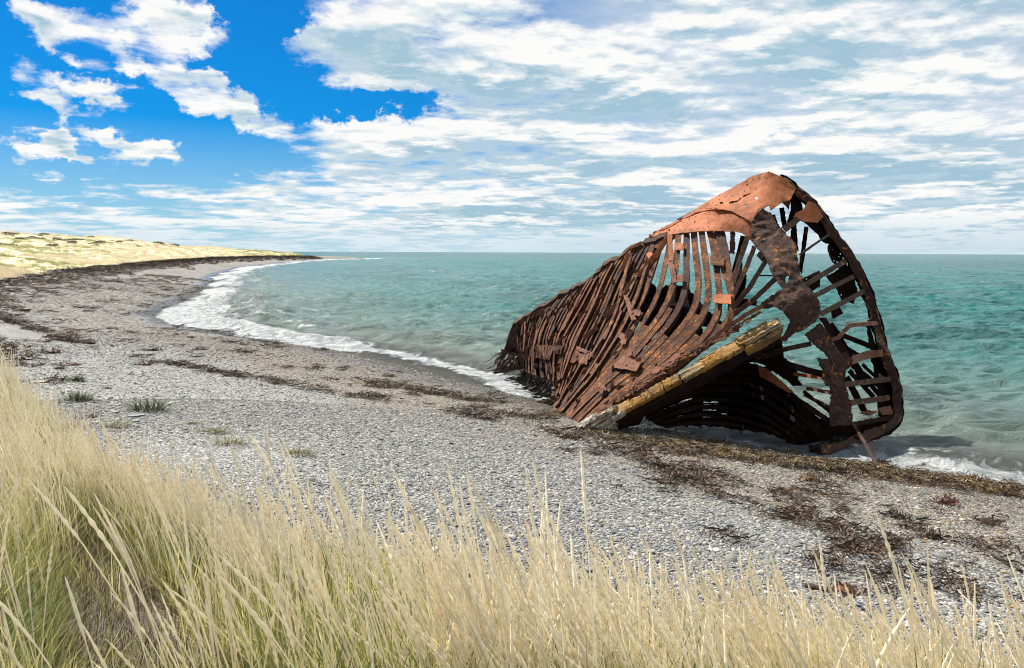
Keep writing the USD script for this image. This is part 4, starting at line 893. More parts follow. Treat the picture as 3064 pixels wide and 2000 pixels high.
sandy = np.exp(-(((xs_ + 5.2) / 2.2) ** 2 + ((ys_ - 12.6) / 2.4) ** 2))      # the sandy hollow among the grass tufts
ok &= rng.random(len(xs_)) > 0.85 * sandy
n = ok.sum()
size = rng.lognormal(math.log(0.0146), 0.40, n) * np.interp(r_[ok], [4, 14, 30], [0.90, 0.92, 1.2]) * (1 - 0.35 * sandy[ok])
size = np.clip(np.where(rng.random(n) < 0.004, size * 2.2, size), 0.009, 0.095)
sc = size[:, None] * np.stack([rng.uniform(0.85, 1.3, n), rng.uniform(0.8, 1.1, n), rng.uniform(0.8, 1.2, n)], 1)
instancer('pebbles', pm, np.stack([xs_[ok], ys_[ok], z_[ok] + size * rng.uniform(0.0, 0.35, n)], 1), quats(rng.uniform(0, 6.28, n), np.abs(rng.normal(0, 0.28, n)), rng.uniform(0, 6.28, n)), sc, rng.integers(0, 6, n),
          kind='stuff', label='pale grey pebbles of the upper beach', category='pebbles')
xs_, ys_ = [np.concatenate(a) for a in zip(sector(90000, 7, 20), sector(80000, 18, 42, -36, 12), sector(60000, 40, 110, -36, -8, 0.7))]
z_, s_, d_ = land(xs_, ys_)
low_side = ~shapely.contains_xy(upper_poly, xs_, ys_)
r_ = np.hypot(xs_, ys_)
ok = low_side & (s_ > -0.3) & (d_ < 0) & (s_ < np.where(r_ > 40, 40, 16))
n = ok.sum()
size = np.clip(rng.lognormal(math.log(0.0142), 0.42, n) * np.interp(r_[ok], [6, 18, 42, 110], [0.90, 0.95, 1.5, 3.0]), 0.008, 0.10)
sc = size[:, None] * np.stack([rng.uniform(0.85, 1.3, n), rng.uniform(0.8, 1.1, n), rng.uniform(0.8, 1.2, n)], 1)
instancer('lower_pebbles', [('pebble', pebble_mesh(k + 10), PEB2 if k else PEB, True) for k in range(4)], np.stack([xs_[ok], ys_[ok], z_[ok] + size * rng.uniform(0.0, 0.3, n)], 1), quats(rng.uniform(0, 6.28, n), np.abs(rng.normal(0, 0.25, n)), rng.uniform(0, 6.28, n)), sc,
          rng.choice(4, n, p=[0.42, 0.2, 0.19, 0.19]), kind='stuff', label='darker brownish small pebbles of the lower beach', category='pebbles')

# ------------------------------------------------------------------ seaweed
def weed_look(name, a, b, c):
    g = NG()
    r = g.n('geometry', 'random_per_island'); o = g.n('object_info', 'random')
    col = g.ramp(g.m('fraction', g.m('add', r, o)), [(0, a), (0.55, b), (0.85, c), (1, b)])
    nrm = g.n('bump', 'normal', height=g.noise(g.n('geometry', 'position'), 45.0, 4.0, 0.6), strength=0.5, distance=0.01)
    return g.build(name, surface=g.n('principled_bsdf', 'BSDF', base_color=col, roughness=0.55, normal=nrm, specular_ior_level=0.4))
WEED = weed_look('seaweed_look', (0.014, 0.008, 0.004), (0.040, 0.020, 0.008), (0.085, 0.042, 0.012))
GOLD = weed_look('golden_seaweed_look', (0.024, 0.014, 0.005), (0.070, 0.041, 0.010), (0.15, 0.090, 0.020))
RED = weed_look('red_seaweed_look', (0.05, 0.018, 0.010), (0.11, 0.040, 0.020), (0.18, 0.075, 0.035))
def ribbon(r2, length, width, start, heading, n=9, rise=0.04, curl=0.5):
    p = np.array(start, float); pts, h = [p.copy()], heading
    turn = r2.normal(0, curl)
    for k in range(n - 1):
        h += turn / n * 2 + r2.normal(0, 0.25)
        p = p + length / (n - 1) * np.array([math.cos(h), math.sin(h), 0])
        q = p.copy(); q[2] = max(0.002, start[2] + rise * r2.normal(0, 0.5)); pts.append(q)
    pts = np.array(pts)
    t = np.gradient(pts, axis=0); t /= np.linalg.norm(t, axis=1, keepdims=True) + 1e-9
    tw = r2.uniform(0, 3.1) + np.cumsum(r2.normal(0, 0.5, n))
    sidev = np.cross(t, [0, 0, 1.0]); upv = np.cross(sidev, t)
    b = sidev * np.cos(tw)[:, None] + upv * np.sin(tw)[:, None]
    w = width * (0.5 + 0.5 * np.sin(np.linspace(0.35, 2.9, n))) * r2.uniform(0.7, 1.2, n)
    v = np.concatenate([pts + b * w[:, None] / 2, pts - b * w[:, None] / 2])
    v[:, 2] = np.maximum(v[:, 2], 0.001)
    i = np.arange(n - 1)
    return v, np.concatenate([np.stack([i, i + 1, i + n + 1], 1), np.stack([i, i + n + 1, i + n], 1)])
def weed_clump(seed, radius=0.25, height=0.09, count=44, flat=1.0):
    """a heap of tangled fronds"""
    r2 = np.random.default_rng(seed)
    out = []
    core = trimesh.creation.icosphere(2, 1.0); v = np.array(core.vertices)
    v *= (1 + 0.5 * (fbm(v * 1.7 + seed, 3, seed) - 0.5) * 2)[:, None]
    v = v * [radius * 0.8, radius * 0.55 * flat, height * 0.8]; v[:, 2] = np.maximum(v[:, 2], -0.01)
    out.append((v, np.array(core.faces)))
    for k in range(count):
        a = r2.uniform(0, 6.28); rr = radius * math.sqrt(r2.random())
        hgt = height * (1 - (rr / radius) ** 2) * r2.uniform(0.4, 1.25)
        out.append(ribbon(r2, r2.uniform(0.5, 1.3) * radius, r2.uniform(0.012, 0.034), (rr * math.cos(a), rr * math.sin(a) * flat, hgt), r2.uniform(0, 6.28), rise=height * 0.5))
    return join(out)
# wrack lines: countless scraps
def scraps(seed, count, size):
    r2 = np.random.default_rng(seed)
    return join([ribbon(r2, r2.uniform(0.08, 0.30) * size, r2.uniform(0.006, 0.020) * size, (r2.normal(0, 0.09) * size, r2.normal(0, 0.07) * size, r2.uniform(0.004, 0.07) * size), r2.uniform(0, 6.28), n=6, rise=0.035 * size) for _ in range(count)])
def along_line(line, n, spread, skew=0.0):
    L = line.length
    u = rng.random(n) * L
    p = shapely.get_coordinates(shapely.line_interpolate_point(line, u)); q = shapely.get_coordinates(shapely.line_interpolate_point(line, np.minimum(u + 0.05, L)))
    p0 = shapely.get_coordinates(shapely.line_interpolate_point(line, np.maximum(u - 0.05, 0)))
    t = q - p0; t /= np.linalg.norm(t, axis=1, keepdims=True) + 1e-9
    o = rng.normal(0, 1, n) * spread + skew
    return p + np.stack([-t[:, 1], t[:, 0]], 1) * o[:, None]
sets = []
p1 = along_line(wrack_line, 950, 0.15); p1 = p1[fbm(xyz0(p1[:, 0] * 0.9, p1[:, 1] * 0.9), 4, 7) > 0.545]
right_part = LineString(WRACK[9:])
p2 = along_line(right_part, 620, 1.1, 0.5); p2 = p2[fbm(xyz0(p2[:, 0] * 1.1, p2[:, 1] * 1.1), 4, 8) > 0.55]
p3x, p3y = [np.concatenate(a_) for a_ in zip(sector(1900, 8, 40), sector(4500, 36, 130, -36, -8, 0.6))]; zz_, ss_, dd_ = land(p3x, p3y)
ok = (~shapely.contains_xy(upper_poly, p3x, p3y)) & (ss_ > 0.2) & (ss_ < np.where(np.hypot(p3x, p3y) > 36, 18, 9)) & (dd_ < 0) & (fbm(xyz0(p3x * 0.42, p3y * 0.9), 3, 12) > np.where(np.hypot(p3x, p3y) > 36, 0.60, 0.58))
p3 = np.stack([p3x, p3y], 1)[ok]
p = np.vstack([p1, p2, p3]); n = len(p)
sp = [('scraps', scraps(k, 13, 1.0), WEED, False) for k in range(4)]
instancer('seaweed_wrack', sp, np.column_stack([p, ground(p[:, 0], p[:, 1]) + 0.012]), quats(rng.uniform(0, 6.28, n), rng.uniform(0, 0.1, n), rng.uniform(0, 6.28, n)), np.repeat(rng.uniform(0.6, 1.5, n)[:, None], 3, 1) * np.interp(np.hypot(*p.T), [6, 40, 130], [0.9, 1.5, 3.0])[:, None], rng.integers(0, 4, n),
          kind='stuff', label='thin dark line of dry seaweed scraps across the pebbles', category='seaweed')
p1 = along_line(wrack2_line, 2000, 0.45); p1 = p1[fbm(xyz0(p1[:, 0] * 0.9, p1[:, 1] * 1.2), 3, 17) > 0.50]
p2 = along_line(LineString(WRACK2[4:]), 1200, 0.28); p = np.vstack([p1, p2]); n = len(p)
instancer('golden_seaweed', [('scraps', scraps(k + 20, 14, 1.0), GOLD if k % 4 else WEED, False) for k in range(4)], np.column_stack([p, np.maximum(ground(p[:, 0], p[:, 1]), 0) + 0.012]), quats(rng.uniform(0, 6.28, n), rng.uniform(0, 0.1, n), rng.uniform(0, 6.28, n)), np.repeat(rng.uniform(0.6, 1.35, n)[:, None], 3, 1), rng.integers(0, 4, n),
          kind='stuff', label='wet golden brown seaweed strewn along the edge of the water', category='seaweed')
# bank of wrack at the foot of the far dunes
p1 = along_line(LineString([q for q in DUNE_EDGE if q[1] > 15]), 5200, 1.0, 0)
u_ = np.hypot(*p1.T)
side = np.where(u_ < 60, 2.6, np.interp(u_, [60, 120, 400], [3.2, 5.5, 6]))
base = along_line(LineString([q for q in DUNE_EDGE if q[1] > 15]), 9500, 1.0)
rr = np.hypot(*base.T)
c0 = np.array([0.75, -0.66])
base = base + c0 * (np.abs(rng.normal(0, 1, len(rr))) * np.interp(rr, [18, 40, 80, 150, 450], [1.6, 3.0, 3.6, 4.5, 9.0]))[:, None]
zb_, sb_, db_ = land(base[:, 0], base[:, 1])
okb = (fbm(np.stack([base[:, 0] * 0.35, base[:, 1] * 0.35, 0 * rr], -1), 3, 19) > np.interp(rr, [20, 45, 70, 130], [0.60, 0.56, 0.50, 0.43])) & (sb_ > 4) & (db_ < 0.8)
base, zb_, rr = base[okb], zb_[okb], rr[okb]; n = len(base)
instancer('seaweed_bank', [('heap', weed_clump(k + 40, 0.34, 0.13, 26), WEED, False) for k in range(4)], np.column_stack([base, zb_]), quats(rng.uniform(0, 6.28, n), rng.uniform(0, 0.15, n), rng.uniform(0, 6.28, n)), np.stack([rng.uniform(0.8, 1.6, n), rng.uniform(0.6, 1.2, n), rng.uniform(0.5, 1.3, n)], 1) * np.interp(rr, [18, 60, 200, 450], [0.7, 1.0, 2.6, 4.6])[:, None], rng.integers(0, 4, n),
          kind='stuff', label='thick dark bank of old seaweed at the foot of the far dunes', category='seaweed')

# single clumps one can point to
CL = [  # px, py, size, kind, label
    (454, 1051, 0.60, 'w', 'dark seaweed heap on bare shingle midway between wrack line and surf, left of centre'), (602, 1048, 0.42, 'w', 'dark seaweed lump just beside the wet sand below the widest foam'), (267, 1030, 0.62, 'w', 'low dark seaweed heap with a long tail on the shingle by the left wrack line'),
    (146, 1058, 0.75, 'w', 'broad seaweed heap at the upper edge of the wrack line near the grass'), (121, 987, 0.62, 'w', 'round seaweed lump below the big driftwood-like heap at the left edge'), (70, 932, 1.1, 'w', 'largest long seaweed heap at the left edge of the beach'), (30, 900, 0.9, 'w', 'flat seaweed heap at the left edge above the longest heap'),
    (570, 1012, 0.36, 'w', 'small pair of dark fronds near the tip of the swash'), (948, 1101, 0.55, 'g', 'golden seaweed heap below the middle of the foam line'), (685, 1126, 0.36, 'w', 'lone small dark heap between foam and wrack line'), (564, 1103, 0.34, 'w', 'small dark heap touching the wrack line below the bright slates'),
    (433, 1093, 0.50, 'w', 'dark heap on the wrack line above the grass tufts'), (746, 1056, 0.44, 'w', 'dark brown heap close under the foam'), (163, 878, 0.8, 'w', 'seaweed heap low on the shingle below the dune foot'), (282, 865, 0.8, 'w', 'thin dark streak of seaweed lying across the grey shingle'), (305, 905, 0.9, 'w', 'dark spread of seaweed on the shingle left of the swash'),
    (1160, 1128, 0.40, 'g', 'golden frond heap close to the foam left of the wreck'), (1170, 1150, 0.34, 'w', 'dark frond heap below the golden ones left of the wreck'), (2835, 1511, 0.46, 'r', 'reddish brown seaweed heap alone on the pebbles at right'), (2901, 1443, 0.55, 'w', 'dark hump of seaweed at the waterline on the right'), (2960, 1571, 0.34, 'w', 'small dark heap right of the reddish heap'),
    (2682, 1552, 0.36, 'w', 'dark matted seaweed left of the reddish heap'), (2523, 1773, 0.30, 'r', 'reddish seaweed ball beside a stick behind the grass'), (2150, 1330, 0.5, 'w', 'dark seaweed patch on the pebbles in front of the keel'), (2420, 1440, 0.42, 'w', 'dark seaweed patch on pebbles below the wreck'), (2630, 1392, 0.40, 'w', 'wet seaweed clump at the foot of the leaning bar'),
    (2780, 1610, 0.40, 'g', 'olive seaweed patch among the right hand pebbles'), (205, 820, 1.2, 'w', 'dark seaweed heap against the foot of the dune'), (395, 838, 0.9, 'w', 'small seaweed heap below the far dune foot'), (1920, 1345, 0.42, 'w', 'dark seaweed tangle in front of the pale broken keel end')]
clump_proto = {}
for k, (px, py, sz, kd, lab) in enumerate(CL):
    h_ = hit(px, py); v_ = k % 3
    flat = 0.55 if 'streak' in lab or 'long' in lab else 0.9
    mesh = weed_clump(300 + k, sz * 0.5, sz * 0.20 + 0.02, 40, flat)
    mm = {'w': WEED, 'g': GOLD, 'r': RED}[kd]
    o = obj('seaweed_clump', (mesh[0] + h_, mesh[1]), mm, label=lab, category='seaweed', group='seaweed clumps on the beach')
# fronds hanging on the wreck's low end
def hanging(seed, a, b, count, drop, depth):
    r2 = np.random.default_rng(seed); out = []
    for k in range(count):
        u = r2.random(); px, py = C(a[0] + (b[0] - a[0]) * u, a[1] + (b[1] - a[1]) * u)
        p0 = P(px, py, depth(px, py) - 0.15 + r2.normal(0, 0.1))
        nseg = 9; L = drop * r2.uniform(0.5, 1.3); pts = [p0]; sway = r2.normal(0, 0.10, 2)
        for q in range(1, nseg):
            z = p0[2] - L * q / (nseg - 1)
            pts.append(np.array([p0[0] + sway[0] * q * 0.3 + r2.normal(0, 0.035) - (0.02 * q if z < 0.1 else 0), p0[1] - 0.05 * q / nseg * 4 + sway[1] * q * 0.15, max(z, 0.03 + 0.05 * r2.random())]))
        pts = np.array(pts); t, nn, bb = frames_along(pts, np.array([[0.1, -1, 0.1]] * nseg) + r2.normal(0, 0.4, (nseg, 3)))
        w = r2.uniform(0.015, 0.045) * np.sin(np.linspace(0.5, 2.8, nseg))
        v = np.concatenate([pts + bb * w[:, None], pts - bb * w[:, None]]); i = np.arange(nseg - 1)
        out.append((v, np.concatenate([np.stack([i, i + 1, i + nseg + 1], 1), np.stack([i, i + nseg + 1, i + nseg], 1)])))
    return join(out)
sdep = lambda x, y: float(D_SIDE(np.array([x]), np.array([y]))[0])
obj('hanging_seaweed', hanging(5, (84, 925), (170, 950), 260, 0.8, sdep), WEED, label='shaggy dark seaweed hanging on the far left end of the wreck', category='seaweed', group='seaweed hanging on the wreck')
obj('hanging_seaweed', hanging(6, (120, 1010), (345, 1085), 420, 0.7, sdep), WEED, label='dark seaweed trailing from the lower frames into the surf', category='seaweed', group='seaweed hanging on the wreck')
obj('hanging_seaweed', hanging(7, (330, 1150), (365, 1170), 40, 0.5, sdep), WEED, label='small dark tassel of seaweed at the foot of the frames nearest the beach', category='seaweed', group='seaweed hanging on the wreck')

# driftwood sticks, slates
STICK = timber('driftwood_look', [(0, (0.02, 0.012, 0.01)), (0.5, (0.06, 0.035, 0.025)), (1, (0.13, 0.085, 0.06))], ((0, 0, 1.0), 0.4), 0.0)
def stick(a, b, r, lab):
    A, B_ = hit(*a), hit(*b)
    pts = np.linspace(A, B_, 9) + np.array([0, 0, r]) + rng.normal(0, r * 0.25, (9, 3)) * [1, 1, 0.3]
    t, nn, bb = frames_along(pts, np.tile([0, 0, 1.0], (9, 1)))
    a_ = np.arange(7) * 2 * math.pi / 7
    return obj('driftwood', sweep(pts, nn, bb, np.stack([np.cos(a_), np.sin(a_)], 1) * r, np.linspace(1, 0.6, 9) * (1 + 0.15 * rng.random(9)), 1.0), STICK, smooth=True, label=lab, category='driftwood')
stick((2408, 1760), (2475, 1778), 0.030, 'short brown driftwood stick beside the reddish seaweed ball')
stick((2968, 1668), (3055, 1716), 0.022, 'long thin dark stick on the pebbles at the right edge')
g = NG(); SLATE = g.build('slate_look', surface=g.n('principled_bsdf', 'BSDF', base_color=g.mix(g.noise(g.n('geometry', 'position'), 25.0, 5.0), (0.035, 0.045, 0.05), (0.10, 0.12, 0.125)), roughness=0.55))
for px, py, L_, rz, lab in ((402, 1249, 0.26, 8, 'largest dark flat slate on the sandy hollow by the grass tuft'), (422, 1246, 0.17, 30, 'small slate touching the largest one'), (408, 1263, 0.15, -5, 'thin blue grey slate in front of the largest one'), (345, 1238, 0.15, 12, 'single slate left of the group by the tuft')):
    pl = Polygon([(-L_ / 2, -.03), (-L_ * .3, -.07), (L_ * .25, -.06), (L_ / 2, .0), (L_ * .3, .06), (-L_ * .35, .05)])
    ms = trimesh.creation.extrude_polygon(pl, 0.025); ms.apply_transform(trimesh.transformations.rotation_matrix(math.radians(rz), [0, 0, 1])); ms.apply_transform(trimesh.transformations.rotation_matrix(0.08, [1, 0, 0]))
    h_ = hit(px, py); ms.apply_translation(h_ + [0, 0, 0.012])
    obj('slate', ms, SLATE, label=lab, category='stone', group='slates on the upper beach')

# ------------------------------------------------------------------ grass
def grass_look(name, stops, trans=0.35, rough=0.6, tip=None):
    g = NG()
    r = g.n('geometry', 'random_per_island'); o = g.n('object_info', 'random')
    f = g.m('fraction', g.m('add', r, g.m('multiply', o, 0.37)))
    c = g.ramp(f, stops)
    d1 = g.n('principled_bsdf', 'BSDF', base_color=c, roughness=rough, specular_ior_level=0.3)
    t1 = g.n('translucent_bsdf', 'BSDF', color=c)
    return g.build(name, surface=g.n('mix_closure', 'closure', fac=trans, closure1=d1, closure2=t1))
LEAF = grass_look('grass_leaf', [(0, (0.13, 0.15, 0.05)), (0.16, (0.27, 0.28, 0.09)), (0.30, (0.56, 0.51, 0.20)), (0.46, (0.78, 0.68, 0.38)), (0.72, (0.89, 0.80, 0.57)), (1, (0.92, 0.84, 0.67))], 0.42)
STRAW = grass_look('grass_straw', [(0, (0.82, 0.74, 0.57)), (0.4, (0.91, 0.85, 0.72)), (0.8, (0.95, 0.91, 0.82)), (0.92, (0.80, 0.78, 0.48)), (1, (0.92, 0.86, 0.73))], 0.45)
THATCH = grass_look('dead_thatch', [(0, (0.05, 0.03, 0.013)), (0.4, (0.13, 0.08, 0.035)), (0.75, (0.24, 0.16, 0.085)), (1, (0.42, 0.33, 0.22))], 0.1)
GREEN = grass_look('green_leaf', [(0, (0.09, 0.11, 0.035)), (0.3, (0.20, 0.22, 0.065)), (0.5, (0.44, 0.40, 0.14)), (0.75, (0.70, 0.60, 0.30)), (1, (0.84, 0.74, 0.47))], 0.40)
def blade(r2, base, L, w, lean, az, droop, n=6):
    """a flat tapering blade that starts upright and bends over"""
    s_ = np.linspace(0, 1, n)
    ang = lean + droop * s_ ** 1.6
    dx = np.concatenate([[0], np.cumsum(np.sin((ang[1:] + ang[:-1]) / 2))]) * L / (n - 1)
    dz = np.concatenate([[0], np.cumsum(np.cos((ang[1:] + ang[:-1]) / 2))]) * L / (n - 1)
    p = np.array(base) + np.stack([dx * math.cos(az), dx * math.sin(az), dz], 1)
    a2 = az + math.pi / 2 + r2.normal(0, 0.5)
    b = np.array([math.cos(a2), math.sin(a2), 0])
    ww = w * np.array([0.75, 1, 1, 0.9, 0.65, 0.08])[:n] if n == 6 else w * np.interp(s_, [0, .2, .7, 1], [.75, 1, .8, .08])
    v = np.concatenate([p + b * ww[:, None] / 2, p - b * ww[:, None] / 2]); i = np.arange(n - 1)
    return v, np.concatenate([np.stack([i, i + 1, i + n + 1], 1), np.stack([i, i + n + 1, i + n], 1)])
def stalk(r2, base, L, lean, az, droop, head=0.16, rough=1.0):
    """a stiff straw with a long bristly seed head"""
    n = 7; s_ = np.linspace(0, 1, n)
    ang = lean + droop * s_ ** 1.5
    def at(u):
        k = np.interp(u, s_, ang)
        return k
    uu = np.linspace(0, 1, 40)
    an = at(uu)
    dx = np.cumsum(np.sin(an)) * L / 40; dz = np.cumsum(np.cos(an)) * L / 40
    P3 = lambda u: np.array(base) + np.array([np.interp(u, uu, dx) * math.cos(az), np.interp(u, uu, dx) * math.sin(az), np.interp(u, uu, dz)])
    hs = 1 - head / L
    pts = [P3(u) for u in np.linspace(0, hs, 5)]; rad = [0.0023, 0.0022, 0.0020, 0.0018, 0.0017]
    nh = 13
    for k, u in enumerate(np.linspace(hs, 1, nh)[1:]):
        q = k / (nh - 2)
        pts.append(P3(u)); rad.append((0.0018 + 0.0026 * math.sin(math.pi * min(1, 0.12 + 0.88 * q) ** 0.8)) * (1.14 if k % 2 else 0.80) * r2.uniform(0.9, 1.15))
    rad[-1] = 0.0008
    pts, rad = np.array(pts), np.array(rad)
    t, nn, bb = frames_along(pts, np.tile([math.cos(az + 1.3), math.sin(az + 1.3), 0.2], (len(pts), 1)))
    k = 4; a_ = np.arange(k) * 2 * math.pi / k
    rr = rad[:, None] * np.where((np.arange(len(rad))[:, None] + np.arange(k)[None]) % 2 == 0, 1.15, 0.8)
    v = pts[:, None] + (np.cos(a_)[None] * rr)[..., None] * bb[:, None] + (np.sin(a_)[None] * rr)[..., None] * nn[:, None]
    i = np.arange(len(pts) - 1)[:, None] * k; j = np.arange(k)[None]; j2 = (j + 1) % k
    q = np.stack([i + j, i + j2, i + k + j2, i + k + j], -1).reshape(-1, 4)
    return v.reshape(-1, 3), np.vstack([q[:, [0, 1, 2]], q[:, [0, 2, 3]]])
def leaf_tuft(seed, count, L0, L1, spread, w0=0.003, w1=0.0065, lean=0.30, wind=(0.10, 0.0)):
    r2 = np.random.default_rng(seed); out = []
    for _ in range(count):
        a = r2.uniform(0, 6.28); rr = spread * math.sqrt(r2.random())
        az = a + r2.normal(0, 0.9)
        out.append(blade(r2, (rr * math.cos(a), rr * math.sin(a), -0.03), r2.uniform(L0, L1), r2.uniform(w0, w1), abs(r2.normal(0, lean)), az, r2.uniform(0.0, 1.1)))
    return join(out)
def stalk_tuft(seed, count, L0, L1, spread, lean=0.10, wind_az=math.pi * 0.97):
    r2 = np.random.default_rng(seed); out = []
    for _ in range(count):
        a = r2.uniform(0, 6.28); rr = spread * math.sqrt(r2.random())
        out.append(stalk(r2, (rr * math.cos(a), rr * math.sin(a), -0.03), r2.uniform(L0, L1), abs(r2.normal(0.05, lean)), wind_az + r2.normal(0, 0.9), r2.uniform(0.05, 0.5), r2.uniform(0.13, 0.24)))
    return join(out)
def place(n, r0, r1, a0, a1, power, inset=0.1):
    x_, y_ = sector(n, r0, r1, a0, a1, power)
    z_, s_, d_ = land(x_, y_)
    ok = (d_ > inset - 0.25 * rng.random(n)) 
    b_ = shapely.distance(BARE, shapely.points(x_, y_))
    return x_, y_, z_, d_, b_, ok
# leaves near the camera
x_, y_, z_, d_, b_, ok = place(6600, 2.0, 9.0, -44, 44, 0.9)
q_ = place(5200, 8.0, 30, -40, 2, 0.8)
x_, y_, z_, d_, b_, ok = [np.concatenate(a) for a in zip((x_, y_, z_, d_, b_, ok), q_)]
ok &= (b_ > rng.uniform(0.0, 0.16, len(b_))) | (rng.random(len(b_)) < 0.07)
ok &= fbm(xyz0(x_ * 1.5, y_ * 1.5), 3, 33) > 0.40
x_, y_, z_, d_, b_ = x_[ok], y_[ok], z_[ok], d_[ok], b_[ok]; n = len(x_)
r_ = np.hypot(x_, y_)
grow = np.interp(d_, [0, 0.7, 2], [0.62, 0.9, 1.0]) * rng.uniform(0.85, 1.28, n) * np.interp(b_, [0, 0.5], [0.6, 1.0])
GH = 0.80
protos = [('leaves', leaf_tuft(500 + k, 26, 0.34, 0.72, 0.13, 0.0035, 0.0075), LEAF, False) for k in range(6)] + [('green_leaves', leaf_tuft(520 + k, 26, 0.34, 0.70, 0.12, 0.0035, 0.008, lean=0.36), GREEN, False) for k in range(2)]
pick = np.where(fbm(xyz0(x_ * 0.8, y_ * 0.8), 3, 36) > 0.575, rng.integers(6, 8, n), rng.integers(0, 6, n))
instancer('grass', protos, np.stack([x_, y_, z_], 1), quats(rng.uniform(0, 6.28, n), np.abs(rng.normal(0.12, 0.08, n)), np.full(n, -math.pi / 2) + rng.normal(0, 0.7, n)), np.stack([grow, grow, grow * GH / 0.8], 1), pick, kind='stuff', label='long green and straw coloured dune grass leaves in the foreground', category='grass')
# seed stalks
x2, y2, z2, d2, b2, ok = place(5600, 2.7, 9.0, -42, 42, 0.9)
q_ = place(5200, 8.0, 30, -40, 2, 0.8)
x2, y2, z2, d2, b2, ok = [np.concatenate(a) for a in zip((x2, y2, z2, d2, b2, ok), q_)]
ok &= b2 > rng.uniform(0.02, 0.3, len(b2))
# the left foreground has fewer heads than the right
thin = np.where((x2 < 0.1 - 0.1 * y2) & (y2 < 5.0), 0.12, np.where(x2 < 0.5, 0.60, 0.72)) * np.where(fbm(xyz0(x2 * 1.5, y2 * 1.5), 3, 33) > 0.44, 1.0, 0.45)
ok &= rng.random(len(x2)) < thin
x2, y2, z2, d2 = x2[ok], y2[ok], z2[ok], d2[ok]; n = len(x2)
grow = np.interp(d2, [0, 0.8, 2], [0.78, 0.95, 1.0]) * rng.uniform(0.84, 1.32, n)
grow = grow * (0.72 + 0.55 * fbm(xyz0(x2 * 0.9, y2 * 0.9), 2, 39))
lean = np.abs(rng.normal(0.16, 0.12, n)) * np.interp(x2, [-6, -1, 2], [0.35, 0.7, 1.5])
instancer('seed_head_grass', [('stalks', stalk_tuft(540 + k, 9, 0.60, 0.98, 0.15), STRAW, False) for k in range(8)], np.stack([x2, y2, z2], 1), quats(rng.normal(0, 0.6, n), lean, np.full(n, -math.pi / 2) + rng.normal(0, 0.35, n)), np.stack([grow] * 3, 1), rng.integers(0, 8, n),
          kind='stuff', label='pale straw stalks with bristly seed heads leaning in the wind', category='grass')
# dead thatch at the roots
x3, y3, z3, d3, b3, ok = place(3600, 1.5, 8.5, -44, 40, 0.9, 0.3)
ok &= (b3 > 0.02) | (rng.random(len(b3)) < 0.42)
x3, y3, z3 = x3[ok], y3[ok], z3[ok]; n = len(x3)
instancer('dead_grass', [('thatch', leaf_tuft(560 + k, 30, 0.12, 0.40, 0.15, 0.002, 0.005, 0.75), THATCH, False) for k in range(4)], np.stack([x3, y3, z3], 1), quats(rng.uniform(0, 6.28, n), np.zeros(n), np.zeros(n)), np.stack([rng.uniform(0.7, 1.3, n)] * 3, 1), rng.integers(0, 4, n),
          kind='stuff', label='brown dead thatch around the roots of the dune grass', category='grass')
# far dunes: whole tussocks of pale grass
TUFT = grass_look('tuft_leaf', [(0, (0.025, 0.035, 0.014)), (0.4, (0.065, 0.080, 0.030)), (0.75, (0.13, 0.13, 0.055)), (1, (0.26, 0.23, 0.11))], 0.25)
TUFT2 = grass_look('yellow_tuft_leaf', [(0, (0.08, 0.085, 0.03)), (0.5, (0.20, 0.18, 0.08)), (1, (0.36, 0.30, 0.16))], 0.25)
def tussock(seed, count, L0, L1, w):
    r2 = np.random.default_rng(seed); out = []
    for _ in range(count):
        a = r2.uniform(0, 6.28); rr = 0.5 * math.sqrt(r2.random())
        out.append(blade(r2, (rr * math.cos(a), rr * math.sin(a), -0.1), r2.uniform(L0, L1), r2.uniform(w, w * 1.8), abs(r2.normal(0.2, 0.25)), math.pi * 0.85 + r2.normal(0, 0.9), r2.uniform(0.2, 1.1), n=4))
    return join(out)
FAR = grass_look('far_grass', [(0, (0.58, 0.49, 0.33)), (0.3, (0.70, 0.61, 0.43)), (0.7, (0.77, 0.69, 0.52)), (1, (0.82, 0.75, 0.60))], 0.42)
FARG = grass_look('far_green_grass', [(0, (0.24, 0.25, 0.09)), (0.5, (0.40, 0.38, 0.15)), (1, (0.58, 0.50, 0.25))], 0.4)
x4, y4 = [np.concatenate(a) for a in zip(sector(9000, 30, 110, -40, -8, 0.5), sector(15000, 100, 520, -37, -8, 0.4))]
z4, s4, d4 = land(x4, y4)
ok = d4 > 0.2 * rng.random(len(x4)); x4, y4, z4, d4 = x4[ok], y4[ok], z4[ok], d4[ok]; n = len(x4); r4 = np.hypot(x4, y4)
gsel = fbm(np.stack([x4 / 16, y4 / 30, 0 * x4], -1), 3, 63) > 0.55
size = np.interp(r4, [30, 100, 250, 500], [0.75, 1.0, 1.7, 2.4]) * rng.uniform(0.7, 1.25, n)
instancer('dune_grass', [('tussock', tussock(600 + k, 60, 0.4, 0.8, 0.016), FAR, False) for k in range(4)] + [('green_tussock', tussock(610 + k, 60, 0.35, 0.7, 0.016), FARG, False) for k in range(2)], np.stack([x4, y4, z4], 1), quats(rng.normal(0, 0.5, n), rng.uniform(0, 0.12, n), rng.uniform(0, 6.28, n)), np.stack([size, size, size * np.interp(r4, [60, 300], [0.9, 0.55])], 1), np.where(gsel, rng.integers(4, 6, n), rng.integers(0, 4, n)),
          kind='stuff', label='pale windswept grass covering the far dunes', category='grass')
